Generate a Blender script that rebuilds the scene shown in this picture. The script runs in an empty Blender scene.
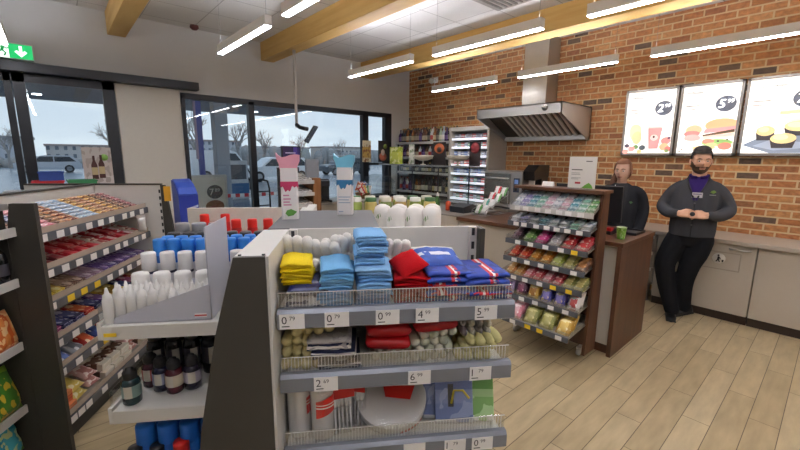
import bpy, bmesh, math, random
from mathutils import Vector, Matrix
R = random.Random(7)
S = bpy.context.scene
COL = S.collection
PI = math.pi
GA = math.radians(56.3)            # heading of the shelf runs in the room
RG = GA - PI/2
def gw(b, a, z=0.0):               # shelf-run axes (b = across, a = along) to room coordinates
    return Vector((math.sin(GA)*b + math.cos(GA)*a, -math.cos(GA)*b + math.sin(GA)*a, z))
XB, YW, ZC = 5.62, 6.10, 3.35      # brick wall, window wall, ceiling

# ---------------------------------------------------------------- materials
def lin(h):
    h = h.lstrip('#'); o = []
    for i in (0, 2, 4):
        c = int(h[i:i+2], 16)/255
        o.append(c/12.92 if c <= .04045 else ((c+.055)/1.055)**2.4)
    return (*o, 1)
MC = {}
def mat(h, rough=.5, metal=0., emit=0., noise=.12, scale=30, spec=.5, bump=0.):
    k = (h, rough, metal, emit, noise, scale, spec, bump)
    if k in MC: return MC[k]
    m = bpy.data.materials.new('paint_'+h.strip('#')); m.use_nodes = True
    nt = m.node_tree; p = nt.nodes['Principled BSDF']
    c = lin(h)
    p.inputs['Roughness'].default_value = rough; p.inputs['Metallic'].default_value = metal
    p.inputs['Specular IOR Level'].default_value = spec
    p.inputs['Base Color'].default_value = c
    if noise or bump:
        tc = nt.nodes.new('ShaderNodeTexCoord'); n = nt.nodes.new('ShaderNodeTexNoise')
        n.inputs['Scale'].default_value = scale; n.inputs['Detail'].default_value = 3
        nt.links.new(tc.outputs['Object'], n.inputs['Vector'])
        if noise:
            mx = nt.nodes.new('ShaderNodeMix'); mx.data_type = 'RGBA'
            mx.inputs[6].default_value = tuple(max(0, x*(1-noise)) for x in c[:3])+(1,)
            mx.inputs[7].default_value = tuple(min(1, x*(1+noise*.6)) for x in c[:3])+(1,)
            nt.links.new(n.outputs['Fac'], mx.inputs[0]); nt.links.new(mx.outputs[2], p.inputs['Base Color'])
        if bump:
            b = nt.nodes.new('ShaderNodeBump'); b.inputs['Strength'].default_value = bump; b.inputs['Distance'].default_value = .004
            nt.links.new(n.outputs['Fac'], b.inputs['Height']); nt.links.new(b.outputs['Normal'], p.inputs['Normal'])
    if emit:
        p.inputs['Emission Color'].default_value = c; p.inputs['Emission Strength'].default_value = emit
    MC[k] = m; return m
def wrap(cols, axis=0, rough=.35, blot=None, bs=6.0, space='Generated'):
    """printed packaging: constant bands along one axis with blotches of another colour"""
    k = ('w', tuple(cols), axis, rough, blot, bs)
    if k in MC: return MC[k]
    m = bpy.data.materials.new('print_'+cols[0][1].strip('#')); m.use_nodes = True
    nt = m.node_tree; p = nt.nodes['Principled BSDF']; p.inputs['Roughness'].default_value = rough
    tc = nt.nodes.new('ShaderNodeTexCoord'); sp = nt.nodes.new('ShaderNodeSeparateXYZ')
    nt.links.new(tc.outputs[space], sp.inputs[0])
    r = nt.nodes.new('ShaderNodeValToRGB'); r.color_ramp.interpolation = 'CONSTANT'
    el = r.color_ramp.elements
    while len(el) < len(cols): el.new(.5)
    for e, (t, c) in zip(el, cols): e.position = t
    for e, (t, c) in zip(el, cols): e.color = lin(c)
    nt.links.new(sp.outputs[axis], r.inputs[0])
    out = r.outputs[0]
    if blot:
        n = nt.nodes.new('ShaderNodeTexNoise'); n.inputs['Scale'].default_value = bs; n.inputs['Detail'].default_value = 1.5
        nt.links.new(tc.outputs[space], n.inputs['Vector'])
        g = nt.nodes.new('ShaderNodeMath'); g.operation = 'GREATER_THAN'; g.inputs[1].default_value = .56
        nt.links.new(n.outputs['Fac'], g.inputs[0])
        mx = nt.nodes.new('ShaderNodeMix'); mx.data_type = 'RGBA'; mx.inputs[7].default_value = lin(blot)
        nt.links.new(g.outputs[0], mx.inputs[0]); nt.links.new(out, mx.inputs[6]); out = mx.outputs[2]
    nt.links.new(out, p.inputs['Base Color'])
    MC[k] = m; return m
def clear(name, tint='#ffffff', gloss=.1, fac=.9):
    m = bpy.data.materials.new(name); m.use_nodes = True; nt = m.node_tree
    nt.nodes.remove(nt.nodes['Principled BSDF'])
    t = nt.nodes.new('ShaderNodeBsdfTransparent'); t.inputs[0].default_value = lin(tint)
    g = nt.nodes.new('ShaderNodeBsdfGlossy'); g.inputs['Roughness'].default_value = gloss; g.inputs[0].default_value = (1, 1, 1, 1)
    mx = nt.nodes.new('ShaderNodeMixShader')
    if fac is None:
        f = nt.nodes.new('ShaderNodeFresnel'); f.inputs[0].default_value = 1.45; nt.links.new(f.outputs[0], mx.inputs[0])
    else: mx.inputs[0].default_value = 1-fac
    nt.links.new(t.outputs[0], mx.inputs[1]); nt.links.new(g.outputs[0], mx.inputs[2])
    nt.links.new(mx.outputs[0], nt.nodes['Material Output'].inputs[0])
    return m
GLASS = clear('window_glass', '#f4f8f8', .0, .955)
PLEXI = clear('clear_plastic', '#f4f6f6', .12, .82)
FILM = clear('packing_film', '#ffffff', .3, .9)
def bricks(name, sx, axes, bw, bh, mortar, cols, mcol, offset=.5, rough=.8, bump=.5, grain=None, var=0., goff=(0, 0), bias=0., stagger=None):
    m = bpy.data.materials.new(name); m.use_nodes = True; nt = m.node_tree; L = nt.links.new
    p = nt.nodes['Principled BSDF']; p.inputs['Roughness'].default_value = rough
    tc = nt.nodes.new('ShaderNodeTexCoord'); sp = nt.nodes.new('ShaderNodeSeparateXYZ'); cb = nt.nodes.new('ShaderNodeCombineXYZ')
    L(tc.outputs['Object'], sp.inputs[0]); L(sp.outputs[axes[0]], cb.inputs[0]); L(sp.outputs[axes[1]], cb.inputs[1])
    mp = nt.nodes.new('ShaderNodeMapping'); mp.inputs['Location'].default_value = (goff[0], goff[1], 0); L(cb.outputs[0], mp.inputs[0])
    if stagger:                     # every row shifted by the same step
        s2 = nt.nodes.new('ShaderNodeSeparateXYZ'); L(mp.outputs[0], s2.inputs[0])
        q1 = nt.nodes.new('ShaderNodeMath'); q1.operation = 'DIVIDE'; q1.inputs[1].default_value = bh; L(s2.outputs[1], q1.inputs[0])
        q2 = nt.nodes.new('ShaderNodeMath'); q2.operation = 'FLOOR'; L(q1.outputs[0], q2.inputs[0])
        q3 = nt.nodes.new('ShaderNodeMath'); q3.operation = 'MULTIPLY_ADD'; q3.inputs[1].default_value = -stagger; L(q2.outputs[0], q3.inputs[0]); L(s2.outputs[0], q3.inputs[2])
        c2 = nt.nodes.new('ShaderNodeCombineXYZ'); L(q3.outputs[0], c2.inputs[0]); L(s2.outputs[1], c2.inputs[1]); mp = c2
    b = nt.nodes.new('ShaderNodeTexBrick'); b.offset = offset
    b.inputs['Color1'].default_value = (0, 0, 0, 1); b.inputs['Color2'].default_value = (1, 1, 1, 1)
    b.inputs['Scale'].default_value = 1; b.inputs['Brick Width'].default_value = bw; b.inputs['Row Height'].default_value = bh
    b.inputs['Mortar Size'].default_value = mortar; b.inputs['Mortar Smooth'].default_value = .1; b.inputs['Bias'].default_value = bias
    L(mp.outputs[0], b.inputs['Vector'])
    r = nt.nodes.new('ShaderNodeValToRGB'); el = r.color_ramp.elements; r.color_ramp.interpolation = 'LINEAR'
    while len(el) < len(cols): el.new(.5)
    for e, (t, c) in zip(el, cols): e.position = t
    for e, (t, c) in zip(el, cols): e.color = lin(c)
    L(b.outputs['Color'], r.inputs[0]); out = r.outputs[0]
    if grain:
        n = nt.nodes.new('ShaderNodeTexNoise'); n.inputs['Detail'].default_value = 4; n.inputs['Scale'].default_value = 1
        m2 = nt.nodes.new('ShaderNodeMapping'); m2.inputs['Scale'].default_value = grain; L(cb.outputs[0], m2.inputs[0]); L(m2.outputs[0], n.inputs[0])
        hs = nt.nodes.new('ShaderNodeHueSaturation'); ma = nt.nodes.new('ShaderNodeMapRange')
        ma.inputs[1].default_value = .3; ma.inputs[2].default_value = .7; ma.inputs[3].default_value = 1-var; ma.inputs[4].default_value = 1+var
        L(n.outputs['Fac'], ma.inputs[0]); L(ma.outputs[0], hs.inputs['Value']); L(out, hs.inputs['Color']); out = hs.outputs[0]
    mx = nt.nodes.new('ShaderNodeMix'); mx.data_type = 'RGBA'; mx.inputs[7].default_value = lin(mcol)
    L(b.outputs['Fac'], mx.inputs[0]); L(out, mx.inputs[6]); L(mx.outputs[2], p.inputs['Base Color'])
    if bump:
        bm = nt.nodes.new('ShaderNodeBump'); bm.inputs['Strength'].default_value = bump; bm.inputs['Distance'].default_value = .006; bm.invert = True
        L(b.outputs['Fac'], bm.inputs['Height']); L(bm.outputs[0], p.inputs['Normal'])
    return m
def wood(name, c1, c2, sc=(2, 30, 30), rough=.5):
    m = bpy.data.materials.new(name); m.use_nodes = True; nt = m.node_tree; L = nt.links.new
    p = nt.nodes['Principled BSDF']; p.inputs['Roughness'].default_value = rough
    tc = nt.nodes.new('ShaderNodeTexCoord'); mp = nt.nodes.new('ShaderNodeMapping'); mp.inputs['Scale'].default_value = sc
    n = nt.nodes.new('ShaderNodeTexNoise'); n.inputs['Scale'].default_value = 1; n.inputs['Detail'].default_value = 5
    L(tc.outputs['Object'], mp.inputs[0]); L(mp.outputs[0], n.inputs[0])
    r = nt.nodes.new('ShaderNodeValToRGB'); r.color_ramp.elements[0].position = .3; r.color_ramp.elements[1].position = .7
    r.color_ramp.elements[0].color = lin(c1); r.color_ramp.elements[1].color = lin(c2)
    L(n.outputs['Fac'], r.inputs[0]); L(r.outputs[0], p.inputs['Base Color'])
    return m

# ---------------------------------------------------------------- mesh building
ORG = {}
TXT = {}
def text_geo(s):
    if s in TXT: return TXT[s]
    cu = bpy.data.curves.new('glyphs', 'FONT'); cu.body = s; cu.size = 1; cu.align_x = 'LEFT'; cu.resolution_u = 2
    o = bpy.data.objects.new('glyphs', cu); COL.objects.link(o)
    dg = bpy.context.evaluated_depsgraph_get(); dg.update()
    me = o.evaluated_get(dg).to_mesh()
    g = ([tuple(v.co) for v in me.vertices], [tuple(p.vertices) for p in me.polygons])
    o.evaluated_get(dg).to_mesh_clear(); bpy.data.objects.remove(o); bpy.data.curves.remove(cu)
    TXT[s] = g; return g
class MB:
    def __init__(s): s.v = []; s.f = []; s.m = []; s.s = []
    def add(s, vs, fs, m=0, sm=False):
        o = len(s.v); s.v += [tuple(v) for v in vs]
        for f in fs: s.f.append(tuple(i+o for i in f)); s.m.append(m); s.s.append(sm)
        return s
    def box(s, x0, x1, y0, y1, z0, z1, m=0, bev=0.):
        if bev <= 0:
            v = [(x, y, z) for z in (z0, z1) for y in (y0, y1) for x in (x0, x1)]
            return s.add(v, [(0, 2, 3, 1), (4, 5, 7, 6), (0, 1, 5, 4), (2, 6, 7, 3), (0, 4, 6, 2), (1, 3, 7, 5)], m)
        bm = bmesh.new(); bmesh.ops.create_cube(bm, size=1)
        for v in bm.verts: v.co = Vector(((x0+x1)/2+v.co.x*(x1-x0), (y0+y1)/2+v.co.y*(y1-y0), (z0+z1)/2+v.co.z*(z1-z0)))
        bmesh.ops.bevel(bm, geom=bm.edges[:], offset=bev, segments=2, profile=.5, affect='EDGES')
        bm.verts.index_update()
        s.add([v.co for v in bm.verts], [[v.index for v in f.verts] for f in bm.faces], m); bm.free(); return s
    def prism(s, poly, ax, lo, hi, m=0, sm=False):
        n = len(poly)
        def P(p, t): return {'x': (t, p[0], p[1]), 'y': (p[0], t, p[1]), 'z': (p[0], p[1], t)}[ax]
        s.add([P(p, lo) for p in poly]+[P(p, hi) for p in poly], [tuple(range(n))[::-1], tuple(range(n, 2*n))], m)
        o = len(s.v)-2*n
        for i in range(n):
            j = (i+1) % n; s.f.append((o+i, o+j, o+n+j, o+n+i)); s.m.append(m); s.s.append(sm)
        return s
    def lathe(s, prof, c=(0, 0, 0), n=16, m=0, sm=True, sx=1., sy=1.):
        k = len(prof)
        v = [(c[0]+r*math.cos(2*PI*i/n)*sx, c[1]+r*math.sin(2*PI*i/n)*sy, c[2]+z) for r, z in prof for i in range(n)]
        f = [(a*n+i, a*n+(i+1) % n, (a+1)*n+(i+1) % n, (a+1)*n+i) for a in range(k-1) for i in range(n)]
        s.add(v, f, m, sm)
        s.add(v[:n], [tuple(range(n))[::-1]], m); s.add(v[-n:], [tuple(range(n))], m); return s
    def tube(s, pts, r, n=8, m=0, cap=True, flat=1.):
        pts = [Vector(p) for p in pts]; rs = r if isinstance(r, (list, tuple)) else [r]*len(pts)
        prev = None; rings = []
        for i, p in enumerate(pts):
            t = (pts[min(i+1, len(pts)-1)]-pts[max(i-1, 0)]).normalized()
            if prev is None: u = t.orthogonal().normalized()
            else: u = (prev-t*prev.dot(t)).normalized()
            prev = u; w = t.cross(u)
            rings.append([p+(u*math.cos(2*PI*k/n)+w*math.sin(2*PI*k/n)*flat)*rs[i] for k in range(n)])
        v = [q for g in rings for q in g]; K = len(pts)
        f = [(a*n+i, a*n+(i+1) % n, (a+1)*n+(i+1) % n, (a+1)*n+i) for a in range(K-1) for i in range(n)]
        if cap: f += [tuple(range(n))[::-1], tuple(range((K-1)*n, K*n))]
        return s.add(v, f, m, True)
    def ell(s, c, r, n=12, k=8, m=0):
        c = Vector(c); v = []; f = []
        for a in range(k+1):
            t = -PI/2+PI*a/k
            for i in range(n): v.append((c.x+r[0]*math.cos(t)*math.cos(2*PI*i/n), c.y+r[1]*math.cos(t)*math.sin(2*PI*i/n), c.z+r[2]*math.sin(t)))
        for a in range(k):
            for i in range(n): f.append((a*n+i, a*n+(i+1) % n, (a+1)*n+(i+1) % n, (a+1)*n+i))
        return s.add(v, f, m, True)
    def pillow(s, c, sz, m=0, n=8, crimp=.12, seed=0):
        """a filled bag: sz = width, height (in its own plane), thickness; plane x-z, thickness y"""
        rr = random.Random(seed); W, H, T = sz; g = []
        for side in (1, -1):
            for j in range(n+1):
                for i in range(n+1):
                    u, w = i/n*2-1, j/n*2-1
                    th = max(0, (1-abs(u)**3)*(1-max(0, (abs(w)-1+crimp)/crimp if abs(w) > 1-crimp else 0))*(1-abs(w)**4))
                    th = T/2*th**.6*(1+rr.uniform(-.12, .12))+.0006
                    pin = 1-.05*(1-abs(w))*abs(u)
                    g.append((c[0]+u*W/2*pin, c[1]+side*th, c[2]+w*H/2))
        N = (n+1)**2; f = []
        for k in range(2):
            for j in range(n):
                for i in range(n):
                    q = [k*N+j*(n+1)+i, k*N+j*(n+1)+i+1, k*N+(j+1)*(n+1)+i+1, k*N+(j+1)*(n+1)+i]
                    f.append(tuple(q if k else q[::-1]))
        ed = [i for i in range(n+1)]+[j*(n+1)+n for j in range(1, n+1)]+[n*(n+1)+i for i in range(n-1, -1, -1)]+[j*(n+1) for j in range(n-1, 0, -1)]
        for i in range(len(ed)):
            a, b = ed[i], ed[(i+1) % len(ed)]; f.append((a, b, b+N, a+N))
        return s.add(g, f, m, True)
    def text(s, t, size, fn, m=0, wid=None):
        """flat lettering; fn maps (u right, v up) to 3-D"""
        vs, fs = text_geo(t)
        w = max(v[0] for v in vs)-min(v[0] for v in vs); x0 = min(v[0] for v in vs)
        k = size if wid is None else wid/w
        return s.add([fn((v[0]-x0)*k, v[1]*size) for v in vs], fs, m)
    def xf(s, M):
        s.v = [tuple(M @ Vector(v)) for v in s.v]; return s
    def build(s, name, mats, parent=None, loc=None, rz=0., rot=None):
        me = bpy.data.meshes.new(name); o = bpy.data.objects.new(name, me); COL.objects.link(o)
        org = Vector(loc) if (loc is not None) else Vector((0, 0, 0))
        v = s.v
        if parent is not None and parent.name in ORG:
            g = ORG[parent.name]; v = [(a-g[0], b-g[1], c-g[2]) for a, b, c in v]; ORG[o.name] = g
        me.from_pydata(v, [], s.f)
        for mm in (mats if isinstance(mats, (list, tuple)) else [mats]): me.materials.append(mm)
        me.polygons.foreach_set('material_index', s.m); me.polygons.foreach_set('use_smooth', s.s)
        me.update()
        if parent is not None: o.parent = parent
        if loc is not None: o.location = org
        o.rotation_euler = rot if rot else (0, 0, rz)
        return o
def fixn(o):
    bm = bmesh.new(); bm.from_mesh(o.data); bmesh.ops.recalc_face_normals(bm, faces=bm.faces); bm.to_mesh(o.data); bm.free(); return o
def tag(o, label, cat, group=None, kind=None):
    if label: o['label'] = label
    if cat: o['category'] = cat
    if group: o['group'] = group
    if kind: o['kind'] = kind
    return o
def struct(o): o['kind'] = 'structure'; return o
def thing(name, label, cat, loc=(0, 0, 0), rz=0., group=None, org=None):
    o = bpy.data.objects.new(name, None); COL.objects.link(o); o.empty_display_size = .05
    o.location = loc; o.rotation_euler = (0, 0, rz); ORG[o.name] = tuple(org) if org is not None else (0, 0, 0)
    return tag(o, label, cat, group)
def gthing(name, label, cat, b, a, group=None):      # parts are given in shelf-run coordinates
    return thing(name, label, cat, gw(b, a, 0), RG, group, org=(b, a, 0))
def wthing(name, label, cat, x, y, z=0, group=None): # parts are given in room coordinates
    return thing(name, label, cat, (x, y, z), 0, group, org=(x, y, z))
def dup(o, parent=None):
    c = o.copy(); COL.objects.link(c)
    if parent is not None: c.parent = parent
    for ch in list(o.children): dup(ch, c)
    return c
class Proto:
    def __init__(s, fn): s.fn = fn; s.o = None
    def put(s, loc, label, cat, group=None, rot=(0, 0, 0), scale=None):
        if s.o is None: s.o = s.fn(); o = s.o
        else: o = dup(s.o)
        o.location = loc; o.rotation_euler = rot if isinstance(rot, tuple) else (0, 0, rot)
        o.scale = scale if scale else (1, 1, 1)
        for k in ('group',):
            if k in o: del o[k]
        return tag(o, label, cat, group)
ORD = 'first second third fourth fifth sixth seventh eighth ninth tenth eleventh twelfth thirteenth fourteenth fifteenth sixteenth seventeenth eighteenth nineteenth twentieth'.split()
def od(i): return ORD[i] if i < 20 else 'twenty-'+ORD[i-20]

WHITE = mat('#e6e4df', .45, noise=.04); LGREY = mat('#d2d0ca', .5, noise=.04); CREAM = mat('#cfc6b6', .45, noise=.05)
DGREY = mat('#393630', .55, noise=.06); BLACK = mat('#1b1c1f', .4); RAIL = mat('#7e828b', .35, .3, noise=.05); CRAIL = mat('#55585f', .4, .1)
LABEL = mat('#efedea', .6, noise=.02); INK = mat('#2a2a2c', .6); YLAB = mat('#f2cf2e', .6, noise=.02)
STEEL = mat('#c9c7c3', .3, .65, noise=.1, scale=8); SHELFW = mat('#dedcd6', .35, noise=.04)
FRAME = mat('#22252b', .35, .2, noise=.08)
# ================================================================ the room
FLOORM = bricks('wood_look_tile', 1, (0, 1), .905, .149, .0022, [(0, '#a99775'), (.35, '#b5a380'), (.7, '#bcab89'), (1, '#ae9b78')], '#5a4e3a', offset=0, stagger=.3017,
                rough=.42, bump=.25, grain=(4, 18, 1), var=.13, goff=(-1.443, -.043))
MB().box(-3.4, XB+.1, -3.6, YW+.12, -.08, 0).build('floor', FLOORM)['kind'] = 'structure'
CEILM = bricks('ceiling_tile', 1, (0, 1), .6, .6, .006, [(0, '#dedcd9'), (1, '#e4e2df')], '#b5b2ae', offset=0, rough=.9, bump=.2, grain=(60, 60, 1), var=.03, goff=(.2, .1))
MB().box(-3.4, XB+.1, -3.6, YW+.12, ZC, ZC+.1).build('ceiling', CEILM)['kind'] = 'structure'
BRICKM = bricks('old_red_brick', 1, (1, 2), .195, .077, .0085,
                [(0, '#54453a'), (.07, '#66503f'), (.12, '#96623a'), (.28, '#ba8150'), (.42, '#a4683d'), (.58, '#c08c58'), (.72, '#9c6440'), (.86, '#b57a4a'), (1, '#8e5b3c')], '#ccb38a', offset=.5,
                rough=.85, bump=.9, grain=(22, 30, 1), var=.3)
MB().box(XB, XB+.1, -3.6, YW+.12, 0, ZC).build('wall_right', BRICKM)['kind'] = 'structure'
PLASTER = mat('#d2d2d1', .85, noise=.05, scale=5)
w = MB(); Y0, Y1 = YW, YW+.12
for x0, x1, z0, z1 in ((-3.4, -1.75, 0, ZC), (-1.75, .66, 2.60, ZC), (.66, 1.39, 0, ZC), (1.39, 5.13, 2.47, ZC), (1.39, 5.13, 0, .12), (5.13, XB, 0, ZC)):
    w.box(x0, x1, Y0, Y1, z0, z1)
struct(w.build('wall_back', PLASTER))
struct(MB().box(-3.5, -3.4, -3.6, YW+.12, 0, ZC).build('wall_left', PLASTER))
struct(MB().box(-3.4, XB, -3.7, -3.6, 0, ZC).build('wall_front', PLASTER))
struct(MB().box(.67, 1.38, YW-.02, YW, 0, 2.53).build('trim_1', mat('#dad6cc', .8, noise=.04)))
# glazed sliding door and the shop window
d = thing('door_1', None, None, (0, YW, 0), 0, org=(0, YW, 0)); d['kind'] = 'structure'
f = MB()
for x0, x1 in ((-.31, -.25), (-.24, -.14), (.54, .66), (-1.75, -1.66), (-1.06, -.97)): f.box(x0, x1, YW-.03, YW+.07, 0, 2.53)
f.box(-1.75, .66, YW-.03, YW+.07, 2.44, 2.6); f.box(-1.75, .66, YW-.03, YW+.07, 0, .1)
f.build('door_frame', FRAME, d)
MB().box(-1.7, .6, YW+.01, YW+.022, .1, 2.45).build('door_pane', GLASS, d)
MB().box(-3.3, 1.6, YW-.15, YW-.02, 2.53, 2.635, bev=.008).build('door_track', FRAME, d)
w1 = thing('window_1', None, None, (0, YW, 0), 0, org=(0, YW, 0)); w1['kind'] = 'structure'
f = MB()
for x0, x1 in ((1.39, 1.44), (2.30, 2.39), (4.43, 4.56), (4.97, 5.13)): f.box(x0, x1, YW-.02, YW+.08, .12, 2.47)
f.box(1.39, 5.13, YW-.02, YW+.08, 2.42, 2.50); f.box(1.39, 5.13, YW-.02, YW+.08, .12, .2); f.box(4.5, 5.0, YW, YW+.06, 1.5, 1.54)
f.build('window_frame', FRAME, w1)
MB().box(1.42, 5.1, YW+.03, YW+.042, .15, 2.45).build('window_pane', GLASS, w1)
# timber beams
BEAM = wood('spruce_beam', '#c59a52', '#d6b26c', (6, 1.2, 14), .55)
for i, (x0, x1) in enumerate(((.655, .84), (2.54, 2.74), (4.40, 4.66))):
    struct(MB().box(x0, x1, -3.6, YW, 3.09, ZC, bev=.006).build('beam', BEAM))
# hanging strip lights
def strip():
    t = thing('strip_light', '', '')
    f = MB().box(-.03, .03, -.605, .605, .006, .072, bev=.002)
    for x0, x1 in ((-.03, -.026), (.026, .03)): f.box(x0, x1, -.605, .605, .07, .084)  # raised rims added to hide the edges of the uplight panel
    for y0, y1 in ((-.605, -.6), (.6, .605)): f.box(-.026, .026, y0, y1, .07, .084)
    f.build('housing', mat('#e6e5e3', .4, noise=.03), t)
    MB().box(-.026, .026, -.60, .60, -.002, .006).build('diffuser', mat('#f8f7ff', .5, emit=31, noise=0), t)
    MB().box(-.024, .024, -.59, .59, .073, .077).build('added_uplight', mat('#f6f6ff', .5, emit=56, noise=0), t)  # glowing top panel added to brighten the ceiling
    for y in (-.57, .57): MB().tube([(0, y, .078), (0, y, ZC-2.7)], .0012, 6).build('suspension_wire', mat('#6f6f6d', .7), t)
    return t
SL = Proto(strip)
LW = {-.23: 'by the glass door', 1.42: 'nearest the door', 3.08: 'along the middle', 4.71: 'along the brick wall'}
for x, ys in ((-.23, (4.88, 3.4, 1.9, .4)), (1.42, (3.83, 2.32, .82)), (3.08, (3.91, 2.37, .8)), (4.71, (3.95, 2.39, .86))):
    for k, y in enumerate(ys+(-.75, -2.3)):
        SL.put((x, y, 2.70), f'slim white hanging strip light {LW[x]}, {od(k)} from the window wall', 'ceiling light', 'hanging strip lights')
# small ceiling fittings
tag(MB().lathe([(.05, -.0), (.055, -.03), (.03, -.055), (.0, -.06)][::-1], (1.59, 5.93, ZC), 16).build('smoke_detector', mat('#5a1f1c', .5)), 'dark red round smoke detector on the white ceiling tiles', 'smoke detector')
v = wthing('ceiling_vent', 'grey square air vent set in the ceiling tiles', 'vent', 3.75, 2.6, ZC)
f = MB(); f.box(3.45, 4.05, 2.3, 2.9, ZC-.012, ZC); f.build('plate', mat('#a9a49d', .7), v)
f = MB()
for k in range(8): f.box(3.5, 4.0, 2.35+k*.065, 2.375+k*.065, ZC-.022, ZC-.012)
f.build('grille', mat('#7e7a75', .7), v)
c = wthing('security_camera', 'small white dome camera high on the brick wall near the corner', 'camera', XB-.05, 5.35, 3.05)
MB().box(XB-.02, XB, 5.3, 5.4, 3.05, 3.15).build('bracket', WHITE, c)
MB().tube([(XB-.02, 5.35, 3.1), (XB-.1, 5.35, 3.09)], .016, 8).build('arm', WHITE, c)
MB().ell((XB-.13, 5.35, 3.07), (.05, .05, .05)).build('dome', WHITE, c)
# exit sign
e = wthing('exit_sign', 'lit green exit sign with running man and down arrow above the door', 'exit sign', -.3, YW-.05, 2.7)
GREEN = mat('#12b060', .4, emit=1.1, noise=0); EW = mat('#eafff2', .4, emit=1.4, noise=0)
MB().box(-.56, -.03, YW-.06, YW-.001, 2.665, 2.83, bev=.004).build('housing', mat('#dfe6e0', .5), e)
MB().box(-.225, -.04, YW-.066, YW-.06, 2.675, 2.82).build('arrow_panel', GREEN, e)
MB().box(-.55, -.225, YW-.066, YW-.06, 2.675, 2.82).build('door_panel', EW, e)
f = MB()
f.prism([(-.132, 2.69), (-.182, 2.742), (-.162, 2.758), (-.144, 2.74), (-.144, 2.805), (-.120, 2.805), (-.120, 2.74), (-.102, 2.758), (-.082, 2.742)], 'y', YW-.068, YW-.066)
f.build('arrow', EW, e)
f = MB(); Y = YW-.067; SX = .095
def limb2(p, r=.008):
    f.tube([(x+SX, Y, z) for x, z in p], r, 6)
limb2([(-.36, 2.785), (-.372, 2.745)], .013); limb2([(-.372, 2.745), (-.345, 2.72), (-.36, 2.69)]); limb2([(-.372, 2.745), (-.40, 2.725), (-.42, 2.70)])
limb2([(-.36, 2.782), (-.335, 2.765), (-.32, 2.775)], .006); limb2([(-.362, 2.782), (-.392, 2.775), (-.40, 2.75)], .006); f.ell((-.352+SX, Y, 2.806), (.011, .004, .011))
f.build('running_man', mat('#0f8f4e', .4, emit=.6, noise=0), e)
f = MB(); f.box(-.50, -.39, YW-.069, YW-.066, 2.685, 2.81); f.build('doorway', GREEN, e)
# pole with tilted screen hanging from the middle beam
t = wthing('hanging_screen', 'small dark tilted screen hanging on a white pole from the middle beam', 'screen', 2.63, 5.19, 3.09)
MB().tube([(2.63, 5.19, 3.09), (2.63, 5.19, 2.06)], .02, 10).build('pole', mat('#c9c6c2', .4), t)
MB().tube([(2.63, 5.19, 2.10), (2.63, 5.10, 2.06), (2.63, 4.98, 2.04), (2.66, 4.93, 2.03)], .028, 8).build('swivel_arm', BLACK, t)
f = MB().box(-.12, .12, -.016, .016, -.13, .13, bev=.006); f.xf(Matrix.Translation((2.68, 4.88, 1.96)) @ Matrix.Rotation(math.radians(32), 4, Vector((.48, .88, 0))) @ Matrix.Rotation(math.radians(-108), 4, 'Z'))
f.build('display', mat('#3b4450', .25), t)

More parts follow.
